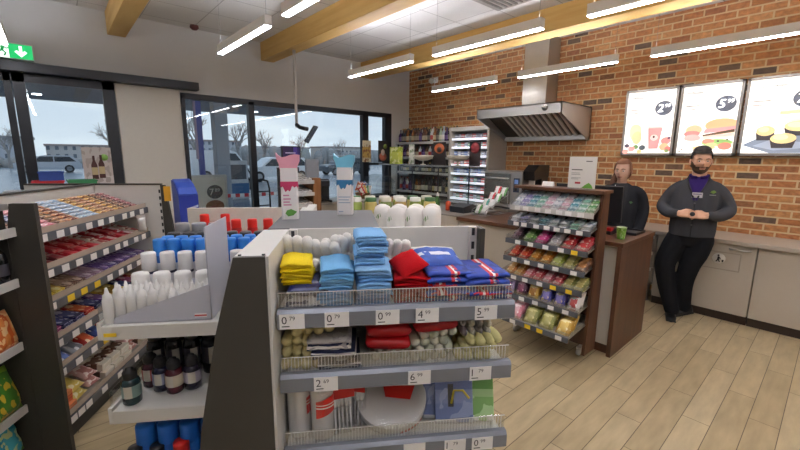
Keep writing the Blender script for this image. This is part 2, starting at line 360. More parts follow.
# ================================================================ lit menu boards on the brick wall
def ME(h, e=1.0): return mat(h, .4, emit=e, noise=0)
MX = XB-.07
def menu(y1, y0, label, price, small, title, kind):
    t = wthing('menu_board', label, 'menu board', XB, (y0+y1)/2, 1.72, 'lit menu boards')
    f = MB()
    for a, b, c_, d_ in ((y0, y1, 1.712, 1.74), (y0, y1, 2.482, 2.51), (y0, y0+.025, 1.712, 2.51), (y1-.025, y1, 1.712, 2.51)): f.box(MX, XB-.001, a, b, c_, d_)
    f.build('frame', mat('#a7a29b', .35, .6), t)
    MB().box(MX+.012, XB-.01, y0+.025, y1-.025, 1.74, 2.482).build('light_panel', ME('#fffdf8', .95), t)
    X = MX+.011; W = y1-y0
    def P(u, v): return (X, y1-u*W, 1.712+v*.798)            # u 0 left .. 1 right, v up
    k = [0]
    def disc(u, v, ru, rv, col, name, n=20, e=.8, sub=None, x=None):
        k[0] += 1; xx = (X-.0008*k[0])
        pts = [(y1-(u+ru*math.cos(2*PI*i/n))*W, 1.712+(v+rv*math.sin(2*PI*i/n))*.798) for i in range(n)]
        return MB().prism(pts, 'x', xx-.001, xx).build(name, ME(col, e*.72), t if sub is None else sub)
    def poly(pts, col, name, e=.8):
        k[0] += 1; xx = X-.0008*k[0]
        return MB().prism([(y1-u*W, 1.712+v*.798) for u, v in pts], 'x', xx-.001, xx).build(name, ME(col, e*.72), t)
    if kind == 'drink':
        disc(.26, .36, .13, .13, '#fdf3c4', 'pale_drink'); disc(.3, .27, .1, .1, '#fbe6b0', 'pale_drink')
        poly([(.5, .42), (.78, .42), (.73, .1), (.55, .1)], '#f2a9a6', 'pink_cup'); poly([(.48, .44), (.8, .44), (.79, .41), (.49, .41)], '#f6d2cc', 'cup_rim'); disc(.635, .27, .07, .045, '#f7e4d8', 'cup_print'); disc(.63, .28, .022, .018, '#5a4652', 'cup_print')
        for u, v, r, c_ in ((.86, .22, .09, '#f0a49c'), (.84, .13, .09, '#f6c79c'), (.92, .1, .06, '#e98d86'), (.12, .15, .05, '#5d5664'), (.3, .13, .055, '#7fa06a'), (.43, .12, .065, '#6b7076'), (.22, .1, .07, '#f3b7b2'), (.1, .06, .06, '#f2b2a6'), (.38, .06, .05, '#e5d9a4'), (.92, .26, .03, '#6a4a5a'), (.9, .07, .04, '#9ab07c')):
            disc(u, v, r, r*.62, c_, 'fruit', e=.75)
    elif kind == 'burger':
        disc(.74, .42, .27, .09, '#f3c795', 'top_bun'); disc(.3, .36, .14, .075, '#f5d3aa', 'back_bun'); disc(.27, .31, .14, .04, '#e59b93', 'bacon'); disc(.29, .25, .15, .05, '#f6c7c0', 'back_filling')
        poly([(.48, .37), (1.0-.05, .40), (.95, .34), (.46, .31)], '#f0b1ae', 'ham'); poly([(.45, .29), (.95, .36), (.95, .32), (.47, .26)], '#6f5a43', 'patty', .5)
        poly([(.47, .27), (.95, .32), (.95, .26), (.47, .23)], '#fbe6d4', 'cheese'); disc(.7, .18, .25, .05, '#a9cf7f', 'lettuce'); disc(.56, .2, .1, .035, '#f2a78e', 'tomato'); disc(.83, .13, .11, .05, '#ef9a86', 'tomato'); disc(.5, .11, .2, .03, '#e9cf9e', 'bottom_bun'); disc(.62, .15, .1, .03, '#d8e2a4', 'lettuce')
        for u, v in ((.35, .08), (.43, .09), (.1, .06), (.14, .09), (.72, .2), (.86, .22)): disc(u, v, .018, .01, '#5b5346', 'olive', e=.5)
    else:
        poly([(.05, .14), (.38, .28), (.95, .25), (.95, .04), (.45, .035)], '#8e99ab', 'slate'); poly([(.2, .13), (.42, .2), (.9, .17), (.9, .1), (.5, .07)], '#aeb8c8', 'slate_sheen')
        poly([(.55, .5), (.95, .52), (.95, .38), (.55, .38)], '#dfe2e8', 'steam')
        for u, v, s in ((.35, .3, .13), (.78, .35, .19), (.6, .2, .17)):
            poly([(u-s, v), (u+s, v), (u+s*.8, v-.1), (u-s*.8, v-.1)], '#4a4548', 'muffin_case', .5); disc(u, v+.02, s, .065, '#f1dfa6', 'muffin_top'); disc(u-s*.2, v+.035, s*.6, .035, '#f8edc4', 'muffin_crumb')
        poly([(.5, .56), (.95, .58), (.95, .53), (.5, .51)], '#f3e3b8', 'pale_bar')
    tx = MB().text(title, .042, lambda u, v: P((u/W)+.11, v/.798+.86) , 0); tx.v = [(X-.004, b, c_) for a, b, c_ in tx.v]; tx.build('headline', ME('#4a474e', .15), t)
    tx = MB()
    for q in range(2):
        tx.add([(X-.004, y1-(.11+.0)*W, 1.712+(.69-q*.05)*.798), (X-.004, y1-(.36-.08*q)*W, 1.712+(.69-q*.05)*.798), (X-.004, y1-(.36-.08*q)*W, 1.712+(.705-q*.05)*.798), (X-.004, y1-.11*W, 1.712+(.705-q*.05)*.798)], [(0, 1, 2, 3)])
    tx.build('small_print', ME('#b0a8a6', .35), t)
    pu = .76 if kind != 'muffin' else .80
    dd = disc(pu, .70, .16, .105, '#6d7280', 'price_disc', 28, .45); k[0] += 3; xx = X-.0008*k[0]-.002
    tx = MB()
    for e_ in (-.003, 0, .003): tx.text(price, .13, lambda u, v: (xx-abs(e_)*.1, y1-(pu-.11)*W-u-e_-v*.12, 1.712+.70*.798-.043+v)); tx.text(small, .058, lambda u, v: (xx-abs(e_)*.1, y1-(pu+.02)*W-u-e_*.6-v*.12, 1.712+.70*.798+.006+v))
    tx.build('price', ME('#ffffff', .9), t)
menu(1.955, 1.39, 'lit menu board with pink cup and fruit, nearest the hood', '2', '99', 'NAPOJE', 'drink')
menu(1.372, .81, 'lit menu board with burger above the bearded man', '5', '99', 'BURGERY', 'burger')
menu(.79, .225, 'lit menu board with muffins on slate, at right edge of the photo', '7', '99', 'W ZESTAWIE', 'muffin')

# ================================================================ cooker hood
h = wthing('cooker_hood', 'stainless steel cooker hood with chimney on the brick wall', 'cooker hood', XB, 3.04, 1.92)
y0, y1 = 2.40, 3.69; xf_ = 4.76; SD = mat('#c9c7c3', .34, .7, noise=.08, scale=6)
f = MB(); f.box(xf_, xf_+.02, y0, y1, 2.225, 2.36); f.box(xf_, XB-.002, y0, y1, 2.345, 2.36); f.box(XB-.03, XB-.002, y0, y1, 1.93, 2.35)
for ya, yb in ((y0, y0+.015), (y1-.015, y1)): f.prism([(xf_, 2.225), (xf_, 2.36), (XB-.002, 2.36), (XB-.002, 1.93), (XB-.06, 1.93)], 'y', ya, yb)
f.build('canopy', SD, h)
f = MB(); f.box(XB-.12, XB-.005, y0, y1, 1.925, 1.955); f.box(XB-.125, XB-.115, y0, y1, 1.925, 1.99); f.build('grease_trough', STEEL, h)
def filt(x): return 2.33-(x-(xf_+.12))*(.36/.68)
f = MB(); ya, yb = y0+.14, y1-.30; n = 11
f.prism([(xf_+.1, filt(xf_+.1)), (XB-.1, filt(XB-.1)), (XB-.1, filt(XB-.1)+.01), (xf_+.1, filt(xf_+.1)+.01)], 'y', y0+.02, y1-.02)
f.build('filter_plate', mat('#55524e', .4, .8), h)
f = MB()
for k in range(n):
    yk = ya+(yb-ya)*k/(n-1)
    f.prism([(xf_+.12, filt(xf_+.12)-.028), (XB-.11, filt(XB-.11)-.028), (XB-.11, filt(XB-.11)), (xf_+.12, filt(xf_+.12))], 'y', yk-.028, yk+.016)
f.build('baffle_filter', mat('#e9e7e3', .3, .25, noise=.03), h)
MB().box(5.3, XB-.002, 2.92, 3.29, 2.36, ZC).build('chimney', mat('#bdb8ae', .32, .75, noise=.06), h)
MB().lathe([(.04, 0), (.04, .01), (.0, .012)]).xf(Matrix.Translation((xf_-.001, 2.62, 2.30)) @ Matrix.Rotation(-PI/2, 4, 'Y')).build('badge', mat('#8d8983', .3, .9), h)
# ================================================================ shelf runs: shared fittings
def tagface(mb, b0, z0, a, w, h, txt=None, sup=None):
    """a paper price label facing the aisle end: material 0 paper, 1 ink"""
    mb.box(b0, b0+w, a-.0015, a, z0, z0+h, 0)
    if txt:
        mb.text(txt, .031, lambda u, v: (b0+.006+u, a-.0022, z0+h*.36+v), 1)
        mb.text(sup, .016, lambda u, v: (b0+.0265+u, a-.0022, z0+h*.36+.010+v), 1)
        mb.box(b0+.006, b0+.026, a-.0022, a-.0015, z0+h*.16, z0+h*.16+.0025, 1)
    return mb

# ---------------------------------------------------------------- end bay of the middle run (nearest the camera)
ec = gthing('shelf_bay', 'grey end bay with three wire-fronted shelves of gloves and cloths, nearest the camera', 'shelf unit', .14, 1.15)
f = MB(); f.prism([(-.205, 0), (-.205, 1.43), (-.281, 1.43), (-.337, 1.225), (-.39, .961), (-.45, .5), (-.50, 0)], 'y', .97, .985); f.build('end_panel', DGREY, ec)
f = MB(); f.box(-.281, -.205, .985, 1.34, 1.41, 1.43); f.box(-.205, -.198, .975, 1.34, 0, 1.43); f.box(-.27, -.205, .985, 1.34, 0, 1.41); f.build('side_cover', LGREY, ec)
f = MB()
for b in (-.27, -.212): f.lathe([(.0045, 0), (.0045, .003), (0, .003)], (b, .99, 1.43), 10)
f.build('screw', BLACK, ec)
MB().box(-.198, .475, 1.34, 1.355, 0, 1.43).build('back_panel', LGREY, ec)
f = MB()
for x0, x1 in ((-.197, -.17), (.435, .462)): f.box(x0, x1, 1.325, 1.34, 0, 1.43)
f.build('upright', LGREY, ec)
f = MB()
for k in range(27):
    for b in (-.19, .443):
        f.box(b, b+.011, 1.3245, 1.326, .1+k*.05, .127+k*.05)
f.build('slot', BLACK, ec)
MB().box(.463, .481, 1.29, 1.355, 0, 1.43, bev=.002).build('post', DGREY, ec)
MB().box(-.198, .475, 1.02, 1.34, 0, .1).build('plinth', DGREY, ec)
LAB = {1.245: [(-.185, '0', '79'), (-.066, '0', '79'), (.073, '0', '99'), (.185, '4', '99'), (.357, '5', '99')], 1.055: [(-.1, '2', '69'), (.166, '6', '99'), (.349, '1', '79')], .82: [(.155, None, None), (.28, '1', '79'), (.366, '0', '99')]}
for z, labs in LAB.items():
    sh = MB().box(-.19, .475, 1.03, 1.335, z-.02, z, bev=.003).build('shelf', SHELFW, ec)
    f = MB().prism([(1.02, z-.032), (1.012, z-.026), (1.012, z+.014), (1.02, z+.024), (1.035, z+.024), (1.035, z-.032)], 'x', -.192, .478)
    rl = f.build('price_rail', RAIL, sh)
    f = MB(); f.box(-.19, .476, 1.034, 1.037, z+.02, z+.068); g = f.build('front_guard', PLEXI, sh)
    f = MB()
    n = 72
    for k in range(n): f.box(-.19+.664*k/n, -.19+.664*k/n+.0009, 1.0330, 1.0338, z+.026, z+.066)
    f.box(-.19, .476, 1.0322, 1.034, z+.018, z+.023); f.box(-.19, .476, 1.0328, 1.034, z+.066, z+.068)
    f.build('guard_rib', mat('#e4e3e1', .4), sh)
    for b, a_, s_ in labs:
        w = .066
        tagface(MB(), b, z-.027, 1.0105, w, .042, a_, s_).build('price_label', [LABEL, INK], sh)
# ---------------------------------------------------------------- textiles on the end bay
def cloth_mb(w, dpt, h, layers, seed, fold=True):
    rr = random.Random(seed); f = MB(); hz = h/layers
    for l in range(layers):
        z0 = l*hz; n = 8; prof = []
        dd = dpt*(1+rr.uniform(-.06, .06)); o = rr.uniform(-.008, .008); hh = hz*rr.uniform(.8, 1.04); ph = rr.uniform(0, 6); amp = rr.uniform(.001, .0028)
        pts = [(dd/2, z0), (-dd/2+hh*.5, z0)]+[(-dd/2+hh*.5-hh*.62*math.sin(PI*k/6), z0+hh/2-hh/2*math.cos(PI*k/6)) for k in range(1, 6)]+[(-dd/2+hh*.5, z0+hh), (dd/2, z0+hh)]
        m = len(pts); V = []
        for i in range(n+1):
            x = -w/2+w*i/n
            sg = rr.uniform(-.002, .002); sag = -.0045*(abs(i/n*2-1)**3)+amp*math.sin(ph+i*.9)
            V += [(x+o*.4, y+o+sg, z+sag*(1 if z > z0+.1*hz else .4)+rr.uniform(-.0008, .0008)) for y, z in pts]
        F = [(i*m+j, i*m+(j+1) % m, (i+1)*m+(j+1) % m, (i+1)*m+j) for i in range(n) for j in range(m)]
        F += [tuple(range(m))[::-1], tuple(range(n*m, n*m+m))]
        f.add(V, F, 0, True)
    return f
def terry(h): return mat(h, .95, noise=.22, scale=260, spec=.1, bump=.6)
def fold(name, col, w, dp, h, layers, seed): return lambda: fixn(cloth_mb(w, dp, h, layers, seed).build(name, terry(col)))
def stack(proto_list, b, a, z, n, h, fmt, cat, group, jit=.006, rot=6, tilt=0):
    for i in range(n):
        p = proto_list[i % len(proto_list)]
        p.put(gw(b+R.uniform(-jit, jit), a+R.uniform(-jit, jit), z+i*h), fmt.format(od(i)), cat, group, (math.radians(tilt), math.radians(R.uniform(-1, 1)), RG+math.radians(R.uniform(-rot, rot))))
SZ = 1.247
blueA = [Proto(fold('folded_cloth', c_, .09, .15, .018, 2, s_)) for s_, c_ in ((1, '#79b4e2'), (2, '#8cc2ea'), (3, '#6aa8da'))]
blueB = [Proto(fold('folded_cloth', c_, .097, .15, .0195, 2, s_)) for s_, c_ in ((4, '#7cafdf'), (5, '#6a9fd4'), (6, '#8cbae4'))]
blueC = [Proto(fold('folded_cloth', c_, .088, .13, .0165, 2, s_)) for s_, c_ in ((7, '#86b8e6'), (8, '#74a8dc'))]
stack(blueA, -.034, 1.125, SZ, 7, .0182, '{} sky-blue folded cloth from the bottom of the left-hand blue stack', 'cloth', 'left-hand blue cloth stack')
stack(blueB, .072, 1.125, SZ, 6, .0205, '{} blue folded cloth from the bottom of the tall right-hand stack', 'cloth', 'right-hand blue cloth stack')
stack(blueC, .065, 1.15, SZ+6*.0205+.001, 5, .0172, '{} light blue cloth of the upper pile topping the tall right-hand stack', 'cloth', 'upper blue cloth pile')
yel = [Proto(fold('folded_cloth', '#e6c71c', .082, .12, .0165, 2, 11)), Proto(fold('folded_cloth', '#edd02e', .083, .12, .0165, 2, 12))]
# clear packs under the yellow cloths
NAVY = wrap([(0, '#8f8c98'), (.25, '#20264f'), (.6, '#2a2f63')], 2, .3, '#171a3c', 5)
def soft(name, w, dp, h, m, seed): return lambda: MB().pillow((0, 0, 0), (w, dp, h), 0, 10, .06, seed).xf(Matrix.Rotation(PI/2, 4, 'X')).build(name, m)
np_ = Proto(soft('cloth_pack', .115, .15, .04, NAVY, 3)); gp_ = Proto(soft('cloth_pack', .125, .15, .042, wrap([(0, '#c9c4c2'), (.3, '#b7b1b0'), (.6, '#d6d2cf')], 0, .35, '#30345f', 4), 4))
gp_.put(gw(-.126, 1.12, SZ+.022), 'lower grey film-wrapped cloth pack with dark print, under the yellow cloths', 'cloth pack', None, RG)
np_.put(gw(-.118, 1.13, SZ+.058), 'navy film-wrapped cloth pack directly beneath the yellow cloths', 'cloth pack', None, RG+.06)
stack(yel, -.142, 1.13, SZ+.074, 4, .0168, '{} yellow folded cloth from the bottom of the yellow stack', 'cloth', 'yellow cloth stack', tilt=2)
# white cotton gloves behind the stacks
def glove(cuff, palm, fin, w=.1, n=4, seed=0, L=.15, palm2=None, th=.03, fr=.0125):
    """a flat knitted glove: cuff at the back, rounded finger ends towards the front (-y)"""
    def mk():
        rr = random.Random(seed); g = MB()
        g.add(*loftbox([(-.5*w*.9, .5*w*.9, .0, th*.8, -L*.18), (-.5*w, .5*w, 0, th, L*.05), (-.46*w, .46*w, .0, th*.95, L*.3), (-.36*w, .36*w, .002, th*.8, L*.5)]), 0, True)
        o = g.build('work_glove', palm)
        for k in range(n):
            x = -w/2+w*(k+.5)/n; q = MB(); l = L*(.34+.07*math.sin(PI*(k+.7)/n))+rr.uniform(-.006, .006)
            q.tube([(x, -.01, th*.5), (x, -L*.2, th*.55), (x+rr.uniform(-.002, .002), -L*.2-l*.55, th*.5), (x, -L*.2-l*.85, th*.46), (x, -L*.2-l, th*.42)], [fr*.9, fr, fr*1.04, fr*.9, fr*.45], 10, 0)
            q.build('finger', fin if not (palm2 and k % 2) else palm2, o)
        q = MB(); q.add(*loftbox([(-.34*w, .34*w, .0, th*.8, L*.44), (-.33*w, .33*w, 0, th*.9, L*.6), (-.36*w, .36*w, 0, th*.9, L*.66)]), 0, True); q.build('cuff', cuff, o)
        return o
    return mk
def loftbox(sec):
    """rounded sections across x at successive y: (x0,x1,z0,z1,y)"""
    V = []; n = 12
    for x0, x1, z0, z1, y in sec:
        for i in range(n):
            t = 2*PI*i/n; c, s_ = math.cos(t), math.sin(t)
            V.append(((x0+x1)/2+(x1-x0)/2*math.copysign(abs(c)**.55, c), y, (z0+z1)/2+(z1-z0)/2*math.copysign(abs(s_)**.75, s_)))
    k = len(sec)
    F = [(a*n+i, (a+1)*n+i, (a+1)*n+(i+1) % n, a*n+(i+1) % n) for a in range(k-1) for i in range(n)]+[tuple(range(n)), tuple(range((k-1)*n, k*n))[::-1]]
    return V, F
knit = lambda h: mat(h, .95, noise=.18, scale=300, spec=.1, bump=.5)
wg = Proto(glove(knit('#e8e5de'), knit('#efece6'), knit('#f2efe9'), .12, 4, 1, .15, th=.04, fr=.0175))
for i, (b, a, z, rx, rz, wh) in enumerate(((-.175, 1.24, SZ+.095, 62, .1, 'behind the yellow cloths at the left post'), (-.085, 1.26, SZ+.075, 60, -.2, 'standing between the yellow and blue stacks'), (-.092, 1.22, SZ+.03, 50, .1, 'low between the yellow and blue stacks'), (-.03, 1.27, SZ+.085, 64, .25, 'just behind the left-hand blue stack'), (.018, 1.28, SZ+.09, 60, -.3, 'between the two blue stacks'), (.142, 1.25, SZ+.075, 60, .2, 'right behind the tall blue stack'), (.175, 1.27, SZ+.03, 40, 0., 'behind the red folded shirts'))):
    wg.put(gw(b, a, z), 'white knitted cotton glove '+wh, 'glove', 'white cotton gloves', (math.radians(-rx), 0, RG+rz))
# red folded tops and blue red white packs
redc = [Proto(fold('folded_cloth', c_, .112, .15, .03, 3, s_)) for s_, c_ in ((21, '#b0141c'), (22, '#9c1018'))]
stack(redc, .192, 1.125, SZ, 3, .031, '{} red folded cloth from the bottom of the red stack', 'cloth', 'red cloth stack', .005)
def slump(col, seed, w=.09): return lambda: MB().pillow((0, 0, 0), (w, .12, .035), 0, 9, .05, seed).xf(Matrix.Rotation(PI/2, 4, 'X')).build('folded_cloth', terry(col))
Proto(slump('#b5161d', 31)).put(gw(.178, 1.12, SZ+.115), 'crumpled red cloth slumped on top of the red stack', 'cloth', None, (math.radians(10), math.radians(-22), RG+.2))
BR = wrap([(0, '#1f3f9e'), (.52, '#c21f2a'), (.6, '#f0ece6'), (.66, '#c9222c'), (.72, '#2447a8')], 0, .6, '#16307e', 5)
BR2 = wrap([(0, '#2348a8'), (.2, '#c9222c'), (.28, '#f3efe9'), (.34, '#c21f2a'), (.42, '#1d3a94'), (.8, '#2a55b5')], 0, .6, '#c21f2a', 3.5)
b1 = [Proto(lambda m=m, s_=s_: fixn(cloth_mb(.13, .17, .034, 2, s_).build('folded_towel', m))) for m, s_ in ((BR, 41), (BR2, 42))]
stack(b1, .292, 1.135, SZ, 3, .036, '{} blue red and white folded towel from the bottom, left pile', 'towel', 'left towel pile', .006, 5)
stack(b1, .405, 1.125, SZ, 3, .033, '{} blue red and white folded towel from the bottom, right pile', 'towel', 'right towel pile', .006, 6)
Proto(lambda: MB().pillow((0, 0, 0), (.15, .13, .03), 0, 9, .05, 8).xf(Matrix.Rotation(PI/2, 4, 'X')).build('folded_towel', wrap([(0, '#274a9c'), (.4, '#dfe0e6'), (.55, '#274a9c'), (.8, '#e4e0da')], 1, .6, '#2d55ac', 4))).put(gw(.282, 1.185, SZ+.115), 'blue and white towel lying slanted over the left towel pile', 'towel', None, (math.radians(14), math.radians(3), RG+.1))
# second shelf: work gloves
SZ = 1.057
yg = Proto(glove(knit('#d8cda6'), knit('#cdbf8c'), knit('#d9ca92'), .125, 4, 2, .15, th=.034, fr=.0175))
for i in range(4):
    yg.put(gw(-.125+R.uniform(-.012, .012)+.005*i, 1.17+R.uniform(-.01, .01), SZ+.036*i), f'{od(i)} beige work glove from the bottom of the left corner pile', 'glove', 'beige gloves in the left corner', RG+R.uniform(-.15, .15))
NW = None
NW0 = wrap([(0, '#b8b1ae'), (.35, '#c3bcb8'), (.60, '#1f2340'), (.72, '#e6e3de'), (.84, '#1f2340'), (.93, '#e0ddd8')], 2, .9)
SW = wrap([(0, '#1d2240'), (.25, '#e4e1dc'), (.38, '#1d2240'), (.62, '#d9d6d2'), (.72, '#1d2240'), (.95, '#c9c4be')], 2, .9)
sc = [Proto(lambda m=m, s_=s_: fixn(cloth_mb(.125, .15, .034, 2, s_).build('knit_cuff_glove', m))) for m, s_ in ((SW, 51), (wrap([(0, '#1d2240'), (.2, '#dcd6ca'), (.4, '#232846'), (.6, '#b5afab')], 2, .9, '#9f9997', 4), 52))]
for i in range(3):
    sc[1 if i == 2 else 0].put(gw(-.04+.02*(1-i)*.6, 1.135, SZ+.004+.0345*i), f'{od(i)} grey glove with navy and white striped cuff from the bottom', 'glove', 'striped cuff gloves', RG+R.uniform(-.08, .08))
yg2 = Proto(glove(knit('#d2c9aa'), knit('#c6bb90'), knit('#dccb8e'), .12, 4, 3, .15, th=.022, fr=.0145))
yg2.put(gw(-.035, 1.16, SZ-.0005), 'flat beige work glove lying under the striped cuff gloves', 'glove', None, RG)
REDR = mat('#a80f16', .32, noise=.15, scale=12)
rg = Proto(glove(knit('#b01a1e'), REDR, knit('#ded8c4'), .115, 4, 5, .16, th=.038, fr=.014, palm2=knit('#cdd2b8')))
wg2 = Proto(glove(knit('#dcd8c9'), knit('#d5d1c0'), knit('#e2decb'), .12, 4, 6, .15, th=.028, fr=.0165, palm2=knit('#c9cbb4')))
gg = Proto(glove(knit('#d5cf9a'), knit('#d0c98a'), knit('#dcd69a'), .115, 4, 7, .15, th=.024, fr=.0155))
sg = Proto(glove(knit('#8a8690'), knit('#b9b3a6'), knit('#a39d9c'), .105, 4, 8, .15, th=.026, fr=.012, palm2=knit('#c9c4b4')))
for i in range(2): wg2.put(gw(.125+.01*i, 1.185, SZ+.027*i), f'{od(i)} white-fingered glove under the left red gloves', 'glove', 'white-fingered gloves on the left', RG+R.uniform(-.1, .1))
def redpad(seed, w): return lambda: fixn(MB().add(*loftbox([(-w*.47, w*.47, .004, .026, -.085), (-w*.5, w*.5, 0, .034, -.075), (-w*.5, w*.5, 0, .036, -.02), (-w*.48, w*.48, 0, .034, .06), (-w*.42, w*.42, 0, .03, .08)]), 0, True).build('rubber_glove', REDR))
rp = Proto(redpad(1, .135))
for i in range(2): rp.put(gw(.118-.006*i, 1.135+.004*i, SZ+.055+.037*i), f'{od(i)} glossy red rubber-coated glove from the bottom, left pile', 'glove', 'left red glove pile', (math.radians(-4), math.radians(2), RG+R.uniform(-.1, .1)))
rp.put(gw(.255, 1.135, SZ+.106), 'glossy red rubber-coated glove topping the right white-fingered gloves', 'glove', None, (math.radians(-3), math.radians(-3), RG+.05))
for i in range(4): wg2.put(gw(.245+.02*(i % 2), 1.165+R.uniform(-.006, .006), SZ+.026*i), f'{od(i)} white-fingered glove from the bottom under the right red glove', 'glove', 'white-fingered gloves on the right', RG+R.uniform(-.12, .12))
for i in range(3): gg.put(gw(.392+.012*i, 1.155+R.uniform(-.006, .006), SZ+.025*i), f'{od(i)} pale yellow-green glove from the bottom at the right end', 'glove', 'pale yellow-green gloves', RG+R.uniform(-.15, .15))
for i in range(2): sg.put(gw(.385+.02*i, 1.18, SZ+.076+.027*i), f'{od(i)} grey striped glove above the pale yellow-green gloves', 'glove', 'grey striped gloves', (math.radians(6), 0, RG+.15-.3*i))
# third shelf: disposable tableware
SZ = .822
def cups():
    o = MB().lathe([(.028, 0), (.030, .002)]+[q for k in range(14) for q in ((.033+.0002*k, .006+k*.011), (.0345+.0002*k, .011+k*.011))]+[(.037, .165), (.034, .17), (.0, .172)], n=24).build('cup_sleeve', mat('#e9e6e2', .45, noise=.05))
    q = MB(); q.add([((.0405)*math.cos(t), .0405*math.sin(t), z+(t+1.57)*.012) for z in (.09, .145) for t in [-2.3+.15*k for k in range(11)]], [(k, k+1, 12+k, 11+k) for k in range(10)]); q.build('red_label', wrap([(0, '#d8261f'), (.44, '#f3efea'), (.5, '#d8261f'), (.58, '#f3efea'), (.62, '#d8261f')], 2, .35), o)
    MB().pillow((0, 0, .095), (.088, .2, .08), 0, 10, .1, 5).build('film_wrap', FILM, o)
    return o
cs = Proto(cups)
cs.put(gw(-.085, 1.1, SZ), 'film-wrapped sleeve of white paper cups with red band, left of the cutlery', 'cups', None, RG+.3)
cs.put(gw(-.157, 1.12, SZ), 'film-wrapped sleeve of white paper cups against the left side cover', 'cups', None, RG+1.4)
def cutl():
    o = MB().pillow((0, 0, .085), (.075, .16, .03), 0, 8, .1, 6).build('cutlery_bag', FILM)
    for k in range(5):
        q = MB(); x = -.024+.012*k; y = -.006+.004*(k % 3)
        q.tube([(x, y, .012), (x, y, .09)], .0032, 6); q.tube([(x, y, .09), (x, y-.003, .1), (x, y-.004, .12), (x, y, .135)], [.0035, .008, .0095, .003], 8, 0, True, .5)
        q.build('plastic_spoon', mat('#efeeee', .25), o)
    MB().box(-.035, .035, -.019, -.0175, .125, .16).build('red_header', mat('#cc241f', .4), o)
    return o
ct = Proto(cutl)
for i, (b, a, r_) in enumerate(((-.022, 1.09, .2), (.012, 1.12, -.3), (-.005, 1.17, .1))): ct.put(gw(b, a, SZ), f'{od(i)} clear bag of white plastic spoons beside the plate pack', 'cutlery', 'cutlery bags', (math.radians(-8), 0, RG+r_))
def plates():
    o = MB()
    for k in range(4): o.lathe([(.0, .0), (.075, .0), (.085, .004), (.112, .012), (.114, .0135), (.111, .0145), (.083, .007), (.073, .003), (.0, .003)], (0, 0, k*.0065), 40)
    o = o.build('plate_pack', mat('#e4e2df', .4, noise=.03))
    MB().lathe([(.112, .004), (.119, .014), (.117, .036), (.106, .042), (.0, .042)], n=40).build('film_wrap', FILM, o)
    q = MB().prism([(-.02, -.01), (.06, -.02), (.085, .05), (.03, .085), (-.03, .04)], 'z', .0425, .044); q.build('red_label', wrap([(0, '#cf231d'), (.4, '#cf231d'), (.46, '#f2e9e4'), (.5, '#cf231d'), (.62, '#f2e9e4'), (.66, '#cf231d')], 1, .35), o)
    q = MB()
    for k in range(7):
        t = math.radians(-75+k*6); q.add([(.1185*math.cos(t+s1), .1185*math.sin(t+s1), z) for s1, z in ((-.04, .016), (.03, .016), (.04, .027), (-.03, .027))], [(0, 1, 2, 3)])
    q.build('red_print', mat('#c9302a', .4), o)
    return o
Proto(plates).put(gw(.135, 1.16, SZ+.055), 'large film-wrapped pack of round white plates with red label', 'plates', None, (math.radians(25), 0, RG-.1))
PIC = wrap([(0, '#e9ecef'), (.07, '#7f92c9'), (.35, '#8ea0d2'), (.6, '#6c80bd'), (.93, '#e9ecef')], 2, .25, '#a9b8e0', 2.2)
def pic():
    o = MB().box(-.062, .062, -.008, .008, 0, .17, bev=.003).build('napkin_pack', PIC)
    MB().box(-.02, -.002, -.0095, -.008, .05, .12).build('bottle_print', mat('#23262c', .3), o)
    q = MB(); q.tube([(-.01, -.009, .06), (.0, -.009, .1), (.03, -.009, .1), (.05, -.009, .075)], .004, 6); q.build('yellow_print', mat('#d9c63c', .4), o)
    MB().box(-.064, .064, -.0105, .0105, -.002, .182, bev=.004).build('film_wrap', FILM, o)
    return o
pp = Proto(pic)
for i, (b, a, r_) in enumerate(((.335, 1.10, .1), (.30, 1.125, .16), (.275, 1.15, .2))): pp.put(gw(b, a, SZ+.003), f'{od(i)} blue picture napkin pack from the front, right of the plates', 'napkins', 'blue napkin packs', (math.radians(-20), 0, RG-r_))
gn = Proto(lambda: MB().box(-.05, .05, -.009, .009, 0, .15, bev=.004).build('napkin_pack', wrap([(0, '#eef0ea'), (.12, '#84b06a'), (.5, '#a6c88c'), (.66, '#6f9f58'), (.9, '#eef0ea')], 2, .25, '#b4d69a', 2.5)))
for i in range(3): gn.put(gw(.418+.008*i, 1.10+.03*i, SZ+.002+.012*i), f'{od(i)} green napkin pack from the front at the right end', 'napkins', 'green napkin packs', (math.radians(-22), 0, RG-.15))
wp = Proto(lambda: MB().box(-.06, .06, -.05, .05, 0, .022, bev=.005).build('napkin_pack', mat('#e9e7e4', .3)))
# ================================================================ aisle shelves behind the end bay (facing the left aisle)
us = gthing('shelf_unit', 'white aisle shelf unit of spray cans and bottles behind the dark end panel', 'shelf unit', -.5, 1.9)
MB().box(-.275, -.255, 1.36, 2.45, 0, 1.36).build('back_panel', LGREY, us)
MB().box(-.84, -.275, 1.37, 2.45, 0, .1).build('plinth', DGREY, us)
MB().box(-.95, -.255, 2.45, 2.47, 0, 1.36).build('end_board', mat('#d9d4c8', .5), us)
for z in (1.10, .78, .41):
    s_ = MB().box(-.835, -.28, 1.362, 2.445, z-.03, z, bev=.003).build('shelf', SHELFW, us)
    f = MB(); f.box(-.85, -.836, 1.36, 2.445, z-.05, z+.012, bev=.002); f.box(-.836, -.28, 1.36, 1.372, z-.05, z-.002); f.build('price_rail', mat('#dedbd4', .4, noise=.03), s_)
    MB().box(-.845, -.842, 1.37, 2.44, z+.012, z+.07).build('front_guard', PLEXI, s_)
MB().box(-.83, -.79, 1.3585, 1.36, 1.062, 1.075).build('sticker', YLAB, us)
